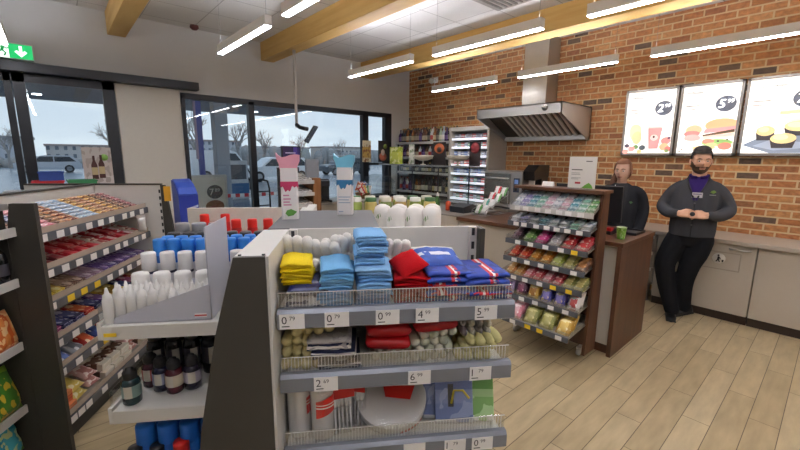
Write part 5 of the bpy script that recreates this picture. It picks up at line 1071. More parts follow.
# things near the glass door
bs = wthing('door_bench', 'low grey table by the door carrying coloured crates', 'table', .05, 5.4)
MB().box(-.4, .45, 5.2, 5.6, 1.26, 1.30).build('tabletop', LGREY, bs)
for x in (-.37, .39):
    for y in (5.23, 5.54): MB().box(x, x+.03, y, y+.03, 0, 1.26).build('leg', DGREY, bs)
def crate(c_):
    def mk():
        f = MB(); f.box(-.12, .12, -.1, .1, 0, .01)
        for p in ((-.12, .12, -.1, -.09), (-.12, .12, .09, .1), (-.12, -.11, -.09, .09), (.11, .12, -.09, .09)): f.box(*p, .01, .1)
        f.box(-.128, .128, -.108, -.1, .085, .1); f.box(-.128, .128, .1, .108, .085, .1); return f.build('crate', mat(c_, .45))
    return Proto(mk)
crate('#b8242c').put((-.06, 5.4, 1.3), 'red plastic crate by the glass door', 'crate'); crate('#2f7a4a').put((.21, 5.4, 1.3), 'green plastic crate by the glass door, next to the bottle poster', 'crate'); crate('#2a4a98').put((-.03, 5.42, 1.4005), 'blue plastic crate stacked on the red one', 'crate', None, 0, (.8, .9, .9))
t = poster('poster', .405, 6.04, 1.295, .285, .455, wrap([(0, '#d8cfcc'), (.25, '#cbbfba'), (.6, '#c9c2bd')], 2, .5, '#b3a79f', 4), 'poster of two brown beer bottles on the door glass', 0)
for k, (u, z0) in enumerate(((-.035, .075), (.035, .085))):
    f = MB(); f.prism([(u-.03, z0), (u+.03, z0), (u+.03, z0+.17), (u+.012, z0+.22), (u+.012, z0+.28), (u-.012, z0+.28), (u-.012, z0+.22), (u-.03, z0+.17)], 'y', -.0045+.001*k, -.0025+.001*k); o = f.build('bottle_print', mat('#4a2018', .5), t)
    MB().prism([(u-.029, z0+.05), (u+.029, z0+.05), (u+.029, z0+.14), (u-.029, z0+.14)], 'y', -.0055+.001*k, -.0045+.001*k).build('label_print', mat('#cbb88a', .5), o)
MB().lathe([(.04, 0), (.04, .001), (0, .001)], n=20).xf(Matrix.Translation((.07, -.0022, .335)) @ Matrix.Rotation(PI/2, 4, 'X')).build('green_badge', mat('#8dbb5a', .5), t)
bn = wthing('collection_bin', 'blue slanted-top collection bin by the pale wall', 'bin', 1.1, 5.0)
MB().prism([(4.85, 0), (4.85, 1.22), (4.92, 1.29), (5.02, 1.345), (5.15, 1.38), (5.15, 0)], 'x', 1.0, 1.20).build('body', mat('#22369c', .4), bn)
MB().prism([(4.85, 1.222), (4.92, 1.292), (5.02, 1.347), (5.14, 1.38), (5.13, 1.393), (5.015, 1.36), (4.915, 1.306), (4.845, 1.235)], 'x', 1.01, 1.19).build('lid', mat('#3a58b8', .35), bn)
f = MB(); f.prism([(1.08, 1.05), (1.195, 1.085), (1.195, 1.11), (1.08, 1.075)], 'y', 4.848, 4.85); f.build('white_lettering', mat('#cfd6ee', .5), bn)
# ================================================================ people
def evalmesh(o):
    dg = bpy.context.evaluated_depsgraph_get(); dg.update()
    me = bpy.data.meshes.new_from_object(o.evaluated_get(dg)); return me
def crom(pts, k=5):
    P = [Vector(p) for p in pts]; out = []
    for i in range(len(P)-1):
        a, b, c, d = P[max(i-1, 0)], P[i], P[i+1], P[min(i+2, len(P)-1)]
        for j in range(k):
            t = j/k; out.append(.5*((2*b)+(c-a)*t+(2*a-5*b+4*c-d)*t*t+(3*b-a-3*c+d)*t**3))
    return out+[P[-1]]
def limb(mb, pts, rs, k=5, n=14, flat=1.):
    P = crom(pts, k); r = [v.x for v in crom([(q, 0, 0) for q in rs], k)]
    mb.tube(P, r, n, 0, True, flat)
    for e in (0, -1): mb.ell(P[e], (r[e]*.98,)*3, 12, 8)
    return mb
def loft(mb, rings, n=24, pw=1.):
    """rings: (x, y, z, half-width, half-depth, depth shift) horizontal sections"""
    K = []
    for c in zip(*rings): K.append([v.x for v in crom([(q, 0, 0) for q in c], 4)])
    V = []; m = len(K[0])
    for i in range(m):
        x, y, z, a, b = (K[j][i] for j in range(5))
        for q in range(n):
            t = 2*PI*q/n; c, s_ = math.cos(t), math.sin(t)
            V.append((x+a*math.copysign(abs(c)**pw, c), y+b*math.copysign(abs(s_)**pw, s_), z))
    F = [(i*n+q, i*n+(q+1) % n, (i+1)*n+(q+1) % n, (i+1)*n+q) for i in range(m-1) for q in range(n)]+[tuple(range(n))[::-1], tuple(range((m-1)*n, m*n))]
    return mb.add(V, F, 0, True)
def weld(mb, voxel, it, name, mats, parent, fac=.5):
    """one continuous skin out of overlapping volumes"""
    o = mb.build('tmp', [])
    r = o.modifiers.new('r', 'REMESH'); r.mode = 'VOXEL'; r.voxel_size = voxel; r.use_smooth_shade = True
    s_ = o.modifiers.new('s', 'SMOOTH'); s_.factor = fac; s_.iterations = it
    me = evalmesh(o); bpy.data.objects.remove(o)
    me.name = name; me.materials.clear()
    for m in mats: me.materials.append(m)
    me.polygons.foreach_set('use_smooth', [True]*len(me.polygons))
    me.polygons.foreach_set('material_index', [0]*len(me.polygons))
    q = bpy.data.objects.new(name, me); COL.objects.link(q); q.parent = parent
    return q
def facemat(o, fn):
    me = o.data; me.polygons.foreach_set('material_index', [fn(p.center) for p in me.polygons])
def headpt(a, i, n, k, jaw=1.):
    """one point of the head surface (local, facing +y, eye level z = 0)"""
    t = -PI/2+PI*a/k; p = 2*PI*i/n; cx, sy = math.cos(p), math.sin(p)
    g = lambda x, z, cx, cz, sx, sz: math.exp(-((x-cx)/sx)**2-((z-cz)/sz)**2)
    z = .118*math.sin(t); w = math.cos(t)**.86; lower = max(0, -z/.118)
    x = .076*w*cx*(1-.20*lower**2*(2-jaw)); y = .098*w*sy-.004
    if sy > 0: y = y*(1-.08*lower)+.012*lower*w
    else: y = y*(1-.25*lower)
    if sy > .1:
        ax = abs(x)
        y += .022*g(x, z, 0, -.026, .012, .018)+.013*g(x, z, 0, -.006, .010, .024)
        y -= .012*g(ax, z, .031, .002, .017, .012)
        y += .007*g(ax, z, .03, .022, .026, .008)
        y += .007*g(x, z, 0, -.058, .022, .006)-.004*g(x, z, 0, -.063, .024, .003)+.007*g(x, z, 0, -.068, .018, .005)
        y += .012*g(x, z, 0, -.1, .024, .016)+.004*g(ax, z, .045, -.03, .018, .02)
    return Vector((x, y, z))
def head(mb, C, yaw, pitch, s=1., jaw=1.):
    """head centred on C (eye level), facing +y before yaw; half-height .118"""
    n, k = 40, 32
    M = Matrix.Translation(C) @ Matrix.Rotation(yaw, 4, 'Z') @ Matrix.Rotation(pitch, 4, 'X')
    V = [M @ (headpt(a, i, n, k, jaw)*s) for a in range(k+1) for i in range(n)]
    F = [(a*n+i, a*n+(i+1) % n, (a+1)*n+(i+1) % n, (a+1)*n+i) for a in range(k) for i in range(n)]
    mb.add(V, F, 0, True)
    for sd in (-1, 1):
        q = MB().ell((0, 0, 0), (.011, .022, .032), 12, 8); q.xf(M @ Matrix.Scale(s, 4) @ Matrix.Translation((sd*.078, -.012, -.012)) @ Matrix.Rotation(sd*-.3, 4, 'Z')); mb.add(q.v, q.f, 0, True)
    return M @ Matrix.Scale(s, 4)
def face_bits(M, par, iris, brow, lip, hair, hairfn, beard=None, jaw=1., bcol=None):
    for sd in (-1, 1):
        e = MB().ell((0, 0, 0), (.0125, .010, .0068), 14, 8).xf(M @ Matrix.Translation((sd*.031, .0785, .001))).build('eye', mat('#d6cec4', .3, noise=0), par)
        MB().ell((0, 0, 0), (.0058, .004, .006), 10, 6).xf(M @ Matrix.Translation((sd*.031, .0868, .001))).build('iris', mat(iris, .3, noise=0), e)
        MB().tube([M @ Vector((sd*.014, .093, .019)), M @ Vector((sd*.032, .0935, .024)), M @ Vector((sd*.05, .079, .019))], [.003, .004, .002], 6).build('eyebrow', mat(brow, .8), par)
    f = MB(); f.tube([M @ Vector((-.024, .0845, -.063)), M @ Vector((-.008, .0965, -.060)), M @ Vector((.008, .0965, -.060)), M @ Vector((.024, .0845, -.063))], [.002, .004, .004, .002], 8)
    f.tube([M @ Vector((-.02, .086, -.066)), M @ Vector((0, .0965, -.069)), M @ Vector((.02, .086, -.066))], [.002, .0048, .002], 8); f.build('lips', mat(lip, .5), par)
    def shell(test, off, name, col):
        n, k = 72, 60; V = []; keep = []
        for a in range(k+1):
            for i in range(n):
                p = headpt(a, i, n, k, jaw); o = test(p.x, p.y, p.z, off); d = p.normalized()
                keep.append(o > 0); V.append(M @ (p+d*o))
        F = [(a*n+i, a*n+(i+1) % n, (a+1)*n+(i+1) % n, (a+1)*n+i) for a in range(k) for i in range(n)]
        F = [q for q in F if all(keep[j] for j in q)]
        MB().add(V, F, 0, True).build(name, mat(col, .8, noise=.35, scale=120, bump=.5), par)
    shell(hairfn, .016, 'hair', hair)
    if beard: shell(beard, .0055, 'beard', bcol or hair)
def hand(mb, W, fwd, up, s=1., curl=1.0, side=1):
    """palm + four fingers + thumb as overlapping volumes; W wrist, fwd towards the knuckles, up = back of the hand, side=+1 thumb on the +lat side"""
    f = Vector(fwd).normalized(); u = Vector(up); u = (u-f*u.dot(f)).normalized(); l = f.cross(u)*side
    W = Vector(W)
    for j in range(5):
        o = (j-2)*.0165
        mb.tube([W+l*o*.55, W+f*.03*s+l*o*.85, W+f*.08*s+l*o], [.0145*s, .0145*s, .0115*s], 10); mb.ell(W+f*.08*s+l*o, (.0115*s,)*3, 10, 6)
    for j, L in enumerate((.066, .076, .072, .058)):
        o = l*((1.5-j)*.0205)*s; b = W+f*.078*s+o; c = curl
        p1 = b+(f*math.cos(.5*c)-u*math.sin(.5*c))*L*.45*s; p2 = p1+(f*math.cos(1.3*c)-u*math.sin(1.3*c))*L*.33*s; p3 = p2+(f*math.cos(1.9*c)-u*math.sin(1.9*c))*L*.25*s
        mb.tube([b-f*.02*s, b, p1, p2, p3], [.0095*s, .0098*s, .009*s, .0083*s, .0065*s], 10); mb.ell(p3, (.0067*s,)*3, 10, 6)
    b = W+f*.022*s+l*.026*s; p1 = b+(f*.7+l*.75-u*.25).normalized()*.036*s; p2 = p1+(f*.95+l*.15-u*.3).normalized()*.032*s; p3 = p2+(f*.95-l*.1-u*.35).normalized()*.024*s
    mb.tube([b-l*.012*s, b, p1, p2, p3], [.014*s, .0135*s, .0115*s, .0105*s, .0075*s], 10); mb.ell(p3, (.0077*s,)*3, 10, 6)
SKIN = mat('#d3a285', .55, noise=.06, scale=40)
CARD_ = mat('#434448', .95, noise=.18, scale=220, spec=.1, bump=.4); TROU = mat('#17181c', .85, noise=.15, scale=150, spec=.15); SHOE = mat('#141416', .4)
POLO = mat('#33235f', .9, noise=.12, scale=160, spec=.1)
# ---- the standing man; local axes: +x his right hand side (left in the photo), +y the way he faces
# built with -x as his right so that the body frame stays right-handed: world = rot * local
man = thing('person', 'bearded person in dark grey cardigan and black trousers leaning on the worktop, ankles crossed', 'person', (4.86, .955, 0), math.radians(99))
def mk_body():
    f = MB()
    loft(f, [(0, 0, .86, .165, .12), (0, -.01, .95, .172, .125), (0, .0, 1.08, .17, .13), (0, .0, 1.22, .175, .12), (0, -.01, 1.34, .17, .105), (0, -.02, 1.41, .12, .085), (0, -.02, 1.46, .08, .07)])
    limb(f, [(0, -.025, 1.44), (0, -.012, 1.52), (0, .0, 1.58)], [.066, .062, .06])
    return f
HC = Vector((-.0, .02, 1.658))
f = mk_body()
# arms: elbows out, hands meeting before the belly
for sd in (1, -1):
    limb(f, [(sd*.135, -.025, 1.385), (sd*.215, -.04, 1.27), (sd*.25, .0, 1.18), (sd*.19, .13, 1.135), (sd*.115, .205, 1.14)], [.045, .046, .043, .038, .03])
hand(f, (.115, .205, 1.14), (-.95, .25, .05), (.12, .75, .65), 1.02, .75, -1)
hand(f, (-.115, .205, 1.135), (.95, .25, .05), (-.12, .75, .65), 1.02, .75, 1)
limb(f, [(.095, -.01, .88), (.145, .04, .72), (.18, .085, .585), (.15, .08, .38), (.085, .06, .11)], [.085, .078, .06, .05, .04]); limb(f, [(-.085, -.005, .88), (-.06, .02, .72), (-.025, .045, .585), (.0, .01, .38), (-.015, -.04, .16)], [.085, .078, .06, .05, .04])
HM = head(f, HC, math.radians(14), math.radians(-3), 1.08, 1.15)
weld(f, .005, 2, 'body', [SKIN], man)
def hair_m(x, y, z, o):
    if z > .058: return o*(1.35 if z > .085 else .9)
    if y < .035 and z > .01: return o*.6
    if y < .0 and z > -.06: return o*.5
    return 0
def beard_m(x, y, z, o):
    if y < -.005 or z > -.046+max(0, abs(x)-.045)*1.7: return 0
    if abs(x) < .02 and -.0735 < z < -.0565: return 0
    return o*(1.3 if z < -.075 else .6)
face_bits(HM, man, '#3a2a20', '#2b211b', '#b0766a', '#2c231e', hair_m, beard_m, 1.15, '#55402f')
# cardigan over the torso and arms
f = MB()
loft(f, [(0, .0, .90, .192, .152), (0, -.003, .97, .198, .16), (0, .004, 1.08, .196, .166), (0, .0, 1.22, .205, .156), (0, -.012, 1.34, .205, .135), (0, -.022, 1.42, .175, .112), (0, -.025, 1.475, .105, .088), (0, -.025, 1.50, .085, .08)])
for sd in (1, -1):
    limb(f, [(sd*.13, -.02, 1.39), (sd*.185, -.03, 1.34), (sd*.24, -.04, 1.26), (sd*.268, .0, 1.175), (sd*.205, .125, 1.13), (sd*.14, .195, 1.138)], [.07, .072, .066, .062, .054, .042])
cg_ = weld(f, .007, 6, 'cardigan', [CARD_, POLO], man)
def vneck(c):
    zt = 1.27
    return 1 if (c.y > .02 and c.z > zt and abs(c.x) < .016+(c.z-zt)*.40 and abs(c.x) < .085) else 0
facemat(cg_, vneck)
# neck opening: collar of the polo
f = MB(); f.tube([(.072*math.cos(t), .0+.072*math.sin(t)-.008, 1.515+.012*math.cos(t*2)*0-.022*max(0, math.sin(t))) for t in [PI/2+.22+(2*PI-.44)*k/20 for k in range(21)]], .013, 8, 0, True); f.build('polo_collar', POLO, man)
f = MB(); f.tube([(-.017, .150, 1.30), (-.06, .128, 1.40), (-.088, .05, 1.475), (-.078, -.07, 1.515), (0, -.105, 1.52), (.078, -.07, 1.515), (.088, .05, 1.475), (.06, .128, 1.40), (.017, .150, 1.30)], .009, 8); f.build('cardigan_edge', mat('#2b2c31', .9), man)
f = MB(); f.tube([(0, .156, 1.30), (0, .172, 1.15), (0, .172, 1.0), (0, .162, .905)], .0045, 6); f.build('placket', mat('#25262a', .8), man)
f = MB()
for z, y in ((1.245, .166), (1.14, .175), (1.03, .174)): f.ell((.0, y, z), (.008, .004, .008), 10, 6)
f.build('button', mat('#5a5a5c', .4), man)
nb = MB().box(-.042, .042, -.002, .002, -.026, .026, bev=.002).xf(Matrix.Translation((-.012, .152, 1.325)) @ Matrix.Rotation(-.12, 4, 'X')); nb = nb.build('name_badge', mat('#d3d0da', .4), man)
f = MB().box(-.034, .034, .0022, .0026, .004, .016).xf(Matrix.Translation((-.012, .152, 1.325)) @ Matrix.Rotation(-.12, 4, 'X')); f.build('badge_print', mat('#8d8aa6', .5), nb)
f = MB(); f.prism([(-.135, 1.345), (-.155, 1.362), (-.138, 1.378), (-.115, 1.372), (-.108, 1.355)], 'y', .136, .142); f.build('chest_emblem', mat('#6a8a3a', .7), man)
f = MB(); f.box(-.155, -.105, .140, .145, 1.328, 1.336); f.build('chest_lettering', mat('#9a9c9a', .7), man)
f = MB().ell((0, .285, 1.15), (.022, .014, .022), 12, 8); f.build('held_cap', BLACK, man)
f = MB()
loft(f, [(0, -.005, .80, .155, .125), (0, -.008, .88, .172, .14), (0, -.006, .95, .176, .142), (0, .0, .99, .172, .135)])
limb(f, [(.095, .0, .86), (.145, .04, .72), (.18, .085, .585), (.15, .08, .38), (.085, .06, .13), (.07, .055, .085)], [.116, .110, .096, .084, .07, .07])
limb(f, [(-.085, .0, .86), (-.06, .02, .72), (-.025, .045, .585), (.0, .01, .38), (-.015, -.04, .16), (-.02, -.045, .115)], [.116, .110, .094, .082, .07, .07])
weld(f, .008, 5, 'trousers', [TROU], man)
def shoe(px, py, pz, yaw, pitch=0.):
    f = MB(); V = []; prof = [(-.085, .03, .075), (-.075, .037, .1), (-.04, .04, .1), (0., .042, .08), (.05, .047, .062), (.11, .048, .052), (.155, .04, .042), (.178, .02, .03)]
    n = 14
    for y, w, h in prof:
        for i in range(n):
            t = 2*PI*i/n; c, s_ = math.cos(t), math.sin(t)
            V.append((w*math.copysign(abs(c)**.7, c), y, max(.0, h/2+h/2*math.copysign(abs(s_)**.8, s_))))
    k = len(prof); F = [(a*n+i, (a+1)*n+i, (a+1)*n+(i+1) % n, a*n+(i+1) % n) for a in range(k-1) for i in range(n)]+[tuple(range(n)), tuple(range((k-1)*n, k*n))[::-1]]
    f.add(V, F, 0, True); M = Matrix.Translation((px, py, pz)) @ Matrix.Rotation(yaw, 4, 'Z') @ Matrix.Rotation(pitch, 4, 'X'); f.xf(M)
    o = fixn(f.build('shoe', SHOE, man))
    q = MB().box(-.044, .044, -.085, .17, 0, .016, bev=.006).xf(M); q.build('sole', mat('#0e0e10', .6), o)
shoe(.075, .05, 0.002, .12); shoe(-.03, -.05, .03, -.95, math.radians(-14))
# ---- the woman behind the checkout
wom = thing('person', 'person with tied-back auburn hair in dark jacket standing behind the till monitor', 'person', (4.60, 1.575, 0), math.radians(112))
f = MB()
loft(f, [(0, 0, .80, .155, .11), (0, 0, .92, .16, .11), (0, .0, 1.04, .14, .10), (0, .0, 1.16, .15, .108), (0, -.01, 1.27, .155, .10), (0, -.02, 1.34, .13, .08), (0, -.02, 1.38, .08, .06)])
limb(f, [(0, -.025, 1.35), (0, -.012, 1.42), (0, .0, 1.47)], [.052, .047, .046])
for sd in (1, -1):
    limb(f, [(sd*.15, -.02, 1.32), (sd*.205, -.03, 1.19), (sd*.215, .0, 1.08), (sd*.19, .10, .93), (sd*.14, .17, .90)], [.043, .04, .034, .031, .025])
hand(f, (.14, .17, .90), (-.3, .75, -.5), (.1, .5, 1), .9, .5, -1); hand(f, (-.14, .17, .90), (.3, .75, -.5), (-.1, .5, 1), .9, .5, 1)
for sd in (1, -1): limb(f, [(sd*.08, 0, .85), (sd*.085, .02, .48), (sd*.085, 0, .10)], [.08, .052, .038])
WM = head(f, Vector((0, .01, 1.545)), math.radians(-22), math.radians(-3), .98, .85)
weld(f, .005, 2, 'body', [mat('#dcb199', .55, noise=.05, scale=40)], wom)
def hair_w(x, y, z, o):
    if z > .062: return o*.9
    if y < .03 and z > -.075: return o*.75
    return 0
face_bits(WM, wom, '#3d3a34', '#6a4630', '#a8685c', '#7a4c30', hair_w, None, .85)
f = MB(); limb(f, [(.02, -.095, 1.56), (.055, -.11, 1.48), (.085, -.075, 1.40), (.095, -.02, 1.33)], [.032, .036, .03, .012], 4, 12); f.build('ponytail', mat('#63402a', .75, noise=.35, scale=120), wom)
JK = mat('#26272b', .9, noise=.15, scale=200, spec=.1, bump=.3); BLK = mat('#151518', .8)
f = MB()
loft(f, [(0, .0, .80, .178, .135), (0, .0, .92, .18, .135), (0, .004, 1.04, .165, .128), (0, .005, 1.16, .172, .136), (0, -.01, 1.27, .172, .12), (0, -.02, 1.345, .15, .098), (0, -.02, 1.39, .095, .075), (0, -.02, 1.41, .07, .066)])
for sd in (1, -1): limb(f, [(sd*.125, -.02, 1.325), (sd*.18, -.025, 1.285), (sd*.222, -.03, 1.18), (sd*.228, .0, 1.08), (sd*.195, .10, .94), (sd*.145, .16, .905)], [.065, .066, .058, .054, .047, .036])
jk = weld(f, .007, 6, 'jacket', [JK, BLK], wom)
facemat(jk, lambda c: 1 if (c.y > .02 and abs(c.x) < .012+(c.z-.9)*.12 and c.z > .9 and abs(c.x) < .062) else 0)
MB().box(.03, .075, .118, .122, 1.19, 1.245).build('name_badge', mat('#dcdad8', .4), wom)
f = MB(); f.tube([(.05, .122, 1.24), (.06, .105, 1.32), (.06, .04, 1.39)], .004, 6); f.build('lanyard', mat('#d0cfd2', .6), wom)
f = MB(); f.prism([(-.095, 1.20), (-.115, 1.215), (-.1, 1.23), (-.08, 1.222)], 'y', .110, .114); f.build('chest_emblem', mat('#4f7a4a', .7), wom)
f = MB(); loft(f, [(0, 0, .76, .15, .115), (0, 0, .86, .162, .12)])
for sd in (1, -1): limb(f, [(sd*.08, 0, .82), (sd*.085, .02, .48), (sd*.085, 0, .09)], [.092, .066, .055])
weld(f, .009, 4, 'trousers', [TROU], wom)
man_keep = man; man = wom; shoe(.085, .03, .002, .1); shoe(-.085, .03, .002, -.1)
# ================================================================ the forecourt outside
WET = mat('#a3a8ae', .2, noise=.2, scale=.6, spec=.5)
o = MB().box(-80, 120, YW+.13, 260, -.12, -.02).build('ground_outside', WET); o['kind'] = 'structure'
cn = wthing('forecourt_canopy', 'grey flat forecourt canopy with round downlights outside the windows', 'canopy', 4, 20, 0)
MB().box(-14, 10.4, 9, 24, 4.0, 4.6).build('roof', mat('#59616b', .6, noise=.05), cn)
for i in range(5):
    for j in range(4):
        MB().lathe([(.15, 0), (.15, -.03), (0, -.032)][::-1], (-9+4.4*i, 11+3.6*j, 4.0), 20).build('downlight', mat('#eef4ff', .4, emit=9, noise=0), cn)
for i, (x, y) in enumerate(((4.08, 13.3), (-6, 13.3), (-9.4, 21.5), (-2.0, 21.5))):
    MB().box(x-.2, x+.2, y-.2, y+.2, -.02, 4.0, bev=.02).build('pillar', mat('#9aa0a8', .5, noise=.06), cn)
tg = wthing('price_pylon', 'tall purple pylon sign beside the forecourt pillar', 'sign', 4.1, 16)
MB().box(4.10, 4.28, 15.95, 16.1, -.02, 3.98).build('post', mat('#5a62b0', .5), tg); MB().box(4.04, 4.10, 15.95, 16.1, 1.5, 3.8).build('panel', mat('#b9a0b4', .5), tg)
def pump(x, y, lab):
    t = wthing('fuel_pump', lab, 'fuel pump', x, y, -.02)
    MB().box(x-.4, x+.4, y-.3, y+.3, -.02, 1.45, bev=.03).build('cabinet', mat('#c9cdd2', .4), t); MB().box(x-.32, x+.32, y-.305, y-.3, .75, 1.3).build('display', mat('#39424e', .3), t)
    MB().tube([(x+.42, y, 1.3), (x+.6, y, .9), (x+.55, y, .3), (x+.42, y, .5)], .025, 8).build('hose', BLACK, t); MB().box(x-.4, x+.4, y-.31, y-.3, .1, .6).build('panel', mat('#3a6a9a', .5), t)
pump(5.2, 15.5, 'grey fuel pump just right of the forecourt pillar'); pump(-2.2, 15.5, 'grey fuel pump seen through the glass door'); pump(3.2, 17, 'grey fuel pump left of the purple pylon')
def car(x0, y, L, H, col, lab, van=False, face=1):
    t = wthing('car', lab, 'car', x0+L/2, y, -.02, None); W = .88
    X = lambda u: x0+L*(u if face > 0 else 1-u); Z = lambda v: -.02+H*v
    low = [(.0, .2), (.0, .48), (.02, .56), (.25, .62), (.97, .60), (1.0, .5), (1.0, .2)]
    if van: low = [(0, .18), (0, .4), (.12, .52), (.3, .6), (1, .6), (1, .18)]
    MB().prism([(X(u), Z(v)) for u, v in low], 'y', y-W, y+W).build('body', col, t)
    cab = [(.22, .60), (.36, .95), (.45, 1.0), (.86, .98), (.98, .60)] if not van else [(.14, .52), (.30, .95), (.38, 1.0), (1.0, 1.0), (1, .58)]
    MB().prism([(X(u), Z(v)) for u, v in cab], 'y', y-W*.86, y+W*.86).build('cabin', col, t)
    wins = ([(.27, .63), (.38, .92), (.57, .93), (.57, .63)], [(.59, .63), (.59, .93), (.82, .92), (.92, .64)]) if not van else ([(.19, .58), (.31, .90), (.46, .91), (.46, .58)],)
    for wv in wins: MB().prism([(X(u), Z(v)) for u, v in wv], 'y', y-W*.87, y+W*.87).build('window', mat('#2c353d', .15), t)
    for u in (.18, .80):
        for sd in (-1, 1):
            q = MB().lathe([(.16, -.1), (.33, -.1), (.34, -.08), (.34, .08), (.33, .1), (.16, .1)], n=20).xf(Matrix.Translation((X(u), y+sd*(W-.08), .31)) @ Matrix.Rotation(PI/2, 4, 'X')).build('wheel', mat('#1e1f21', .7), t)
            MB().lathe([(.2, -.105), (.2, .105)], n=14).xf(Matrix.Translation((X(u), y+sd*(W-.08), .31)) @ Matrix.Rotation(PI/2, 4, 'X')).build('hub', mat('#8f9296', .3, .7), q)
    MB().prism([(X(0.0), Z(.46)), (X(.06), Z(.5)), (X(.05), Z(.56)), (X(.0), Z(.54))], 'y', y-W*.99, y-W*.6).build('headlamp', mat('#d8dde2', .2), t)
CWH = mat('#f2f3f4', .3, noise=.02)
car(8.8, 25.2, 4.7, 1.55, CWH, 'white car parked on the wet forecourt, right of the window post', False, 1)
car(6.4, 27.5, 3.9, 1.95, CWH, 'white van parked behind the forecourt pillar', True, -1)
car(-2.5, 46, 4.4, 1.5, mat('#b8bec6', .3, .3), 'silver car seen through the glass door'); car(3.2, 34, 4.3, 1.45, mat('#5a7fa8', .3, .3), 'blue car seen left of the purple pylon', False, -1); car(-12, 40, 4.4, 1.5, mat('#7a2a2a', .3, .3), 'dark red car far left beyond the glass door'); car(17.5, 30, 4.5, 1.5, mat('#4a5158', .3, .3), 'dark grey car in the distance right of the white car')
# barrier tape, hand truck, poster frame
f = MB()
for k in range(26): f.box(2.2+.1*k, 2.3+.1*k, 9.0, 9.004, .72+.02*abs(k-13)/13, .80+.02*abs(k-13)/13, k % 2)
tag(f.build('barrier_tape', [mat('#c8323a', .5), mat('#e6e4e2', .5)]), 'red and white barrier tape strung across the forecourt', 'barrier tape')
for i, x in enumerate((2.2, 4.8)): tag(MB().lathe([(.14, 0), (.14, .03), (.025, .05), (.025, .86), (0, .88)], (x, 9.0, -.02), 14).build('tape_post', mat('#b8bcc0', .5)), ('white tape post left, near the poster frame', 'white tape post at the right end of the barrier tape')[i], 'post')
ht = wthing('hand_truck', 'black hand truck with red canister outside behind the window post', 'hand truck', 3.3, 8.2, -.02)
f = MB()
for x in (3.16, 3.46): f.tube([(x, 8.2, .05), (x, 8.2, .95), (x+(.02 if x < 3.3 else -.02), 8.25, 1.12)], .02, 8)
f.tube([(3.18, 8.25, 1.12), (3.31, 8.27, 1.16), (3.44, 8.25, 1.12)], .02, 8)
for z in (.3, .6, .9): f.tube([(3.16, 8.2, z), (3.46, 8.2, z)], .014, 8)
f.build('frame', BLACK, ht); MB().box(3.14, 3.48, 7.95, 8.2, 0, .02).build('toe_plate', BLACK, ht)
MB().lathe([(.1, 0), (.11, .02), (.11, .42), (.05, .5), (.03, .52), (0, .53)], (3.31, 8.06, .02), 16).build('red_canister', mat('#b8242c', .4), ht)
for x in (3.12, 3.5): MB().lathe([(.1, -.025), (.12, -.02), (.12, .02), (.1, .025)], n=16).xf(Matrix.Translation((x, 8.28, .1)) @ Matrix.Rotation(PI/2, 4, 'Y')).build('wheel', BLACK, ht)
pf = wthing('street_poster', 'grey poster frame with burger picture and price disc outside the window', 'poster', 1.75, 6.6, -.02)
MB().box(1.36, 2.08, 6.6, 6.63, .35, 1.36, bev=.004).build('frame', mat('#c9cacb', .4, .2), pf)
f = MB().box(1.40, 2.04, 6.59, 6.6, .39, 1.32); f.build('sheet', mat('#d6d6d2', .5), pf)
def edisc(u, z, ru, rz, col, nm, k): return MB().prism([(u+ru*math.cos(2*PI*i/20), z+rz*math.sin(2*PI*i/20)) for i in range(20)], 'y', 6.588-.002*k, 6.59-.002*k).build(nm, mat(col, .5), pf)
edisc(1.87, .86, .14, .1, '#8a5a42', 'bun_print', 1); edisc(1.85, .78, .13, .05, '#3f352f', 'patty_print', 2); edisc(1.87, .70, .14, .05, '#8a8a4a', 'salad_print', 1)
pdsc = edisc(1.88, 1.09, .12, .11, '#4a4c50', 'price_disc', 3)
f = MB(); f.text('7', .15, lambda u, v: (1.80+u, 6.58, 1.04+v)); f.text('89', .08, lambda u, v: (1.88+u, 6.58, 1.09+v)); f.build('price', mat('#c9c9c6', .5), pf)
f = MB()
for x in (1.42, 2.0): f.box(x, x+.03, 6.5, 6.75, -.02, .35)
f.build('foot', mat('#8a8d90', .4, .4), pf)
# trees, scrub and town on the skyline; haze is painted in as paler colours
BARK = mat('#94908d', .9)
def tree(x, y, H, lab, seed, dens=3):
    rr = random.Random(seed); f = MB()
    def br(p, d, l, r, lv):
        q = p+d*l; mid = (p+q)/2+Vector((rr.uniform(-1, 1), rr.uniform(-1, 1), rr.uniform(-.3, .6)))*l*.07
        f.tube([p, mid, q], [r, r*.8, r*.6], 5 if lv < 2 else 3, 0, False)
        if lv < 4:
            for k in range(dens+(1 if lv < 2 else 0)):
                a = rr.uniform(0, 2*PI); sp = rr.uniform(.35, .9); e = d.orthogonal().normalized(); g = d.cross(e)
                nd = (d+(e*math.cos(a)+g*math.sin(a))*sp+Vector((0, 0, .12))).normalized(); br(p+d*l*rr.uniform(.55, 1), nd, l*rr.uniform(.55, .78), r*.55, lv+1)
    br(Vector((x, y, -.05)), Vector((0, 0, 1)), H*.33, H*.025, 0)
    tag(f.build('bare_tree', BARK), lab, 'tree', None)
tree(10.5, 42, 8.0, 'large bare tree beyond the forecourt pillar', 1); tree(19, 55, 8.5, 'bare tree above the white car', 2); tree(24, 58, 8, 'bare tree right of the white car', 3); tree(7.2, 50, 7, 'bare tree left of the forecourt pillar', 4); tree(4.8, 46, 6, 'slender bare tree behind the purple pylon', 5); tree(31, 60, 7, 'bare tree in the distance behind the pink-topped carton', 6); tree(-3.5, 60, 6, 'bare tree seen in the glass door', 7); tree(40, 62, 6.5, 'bare tree farthest right on the skyline', 8)
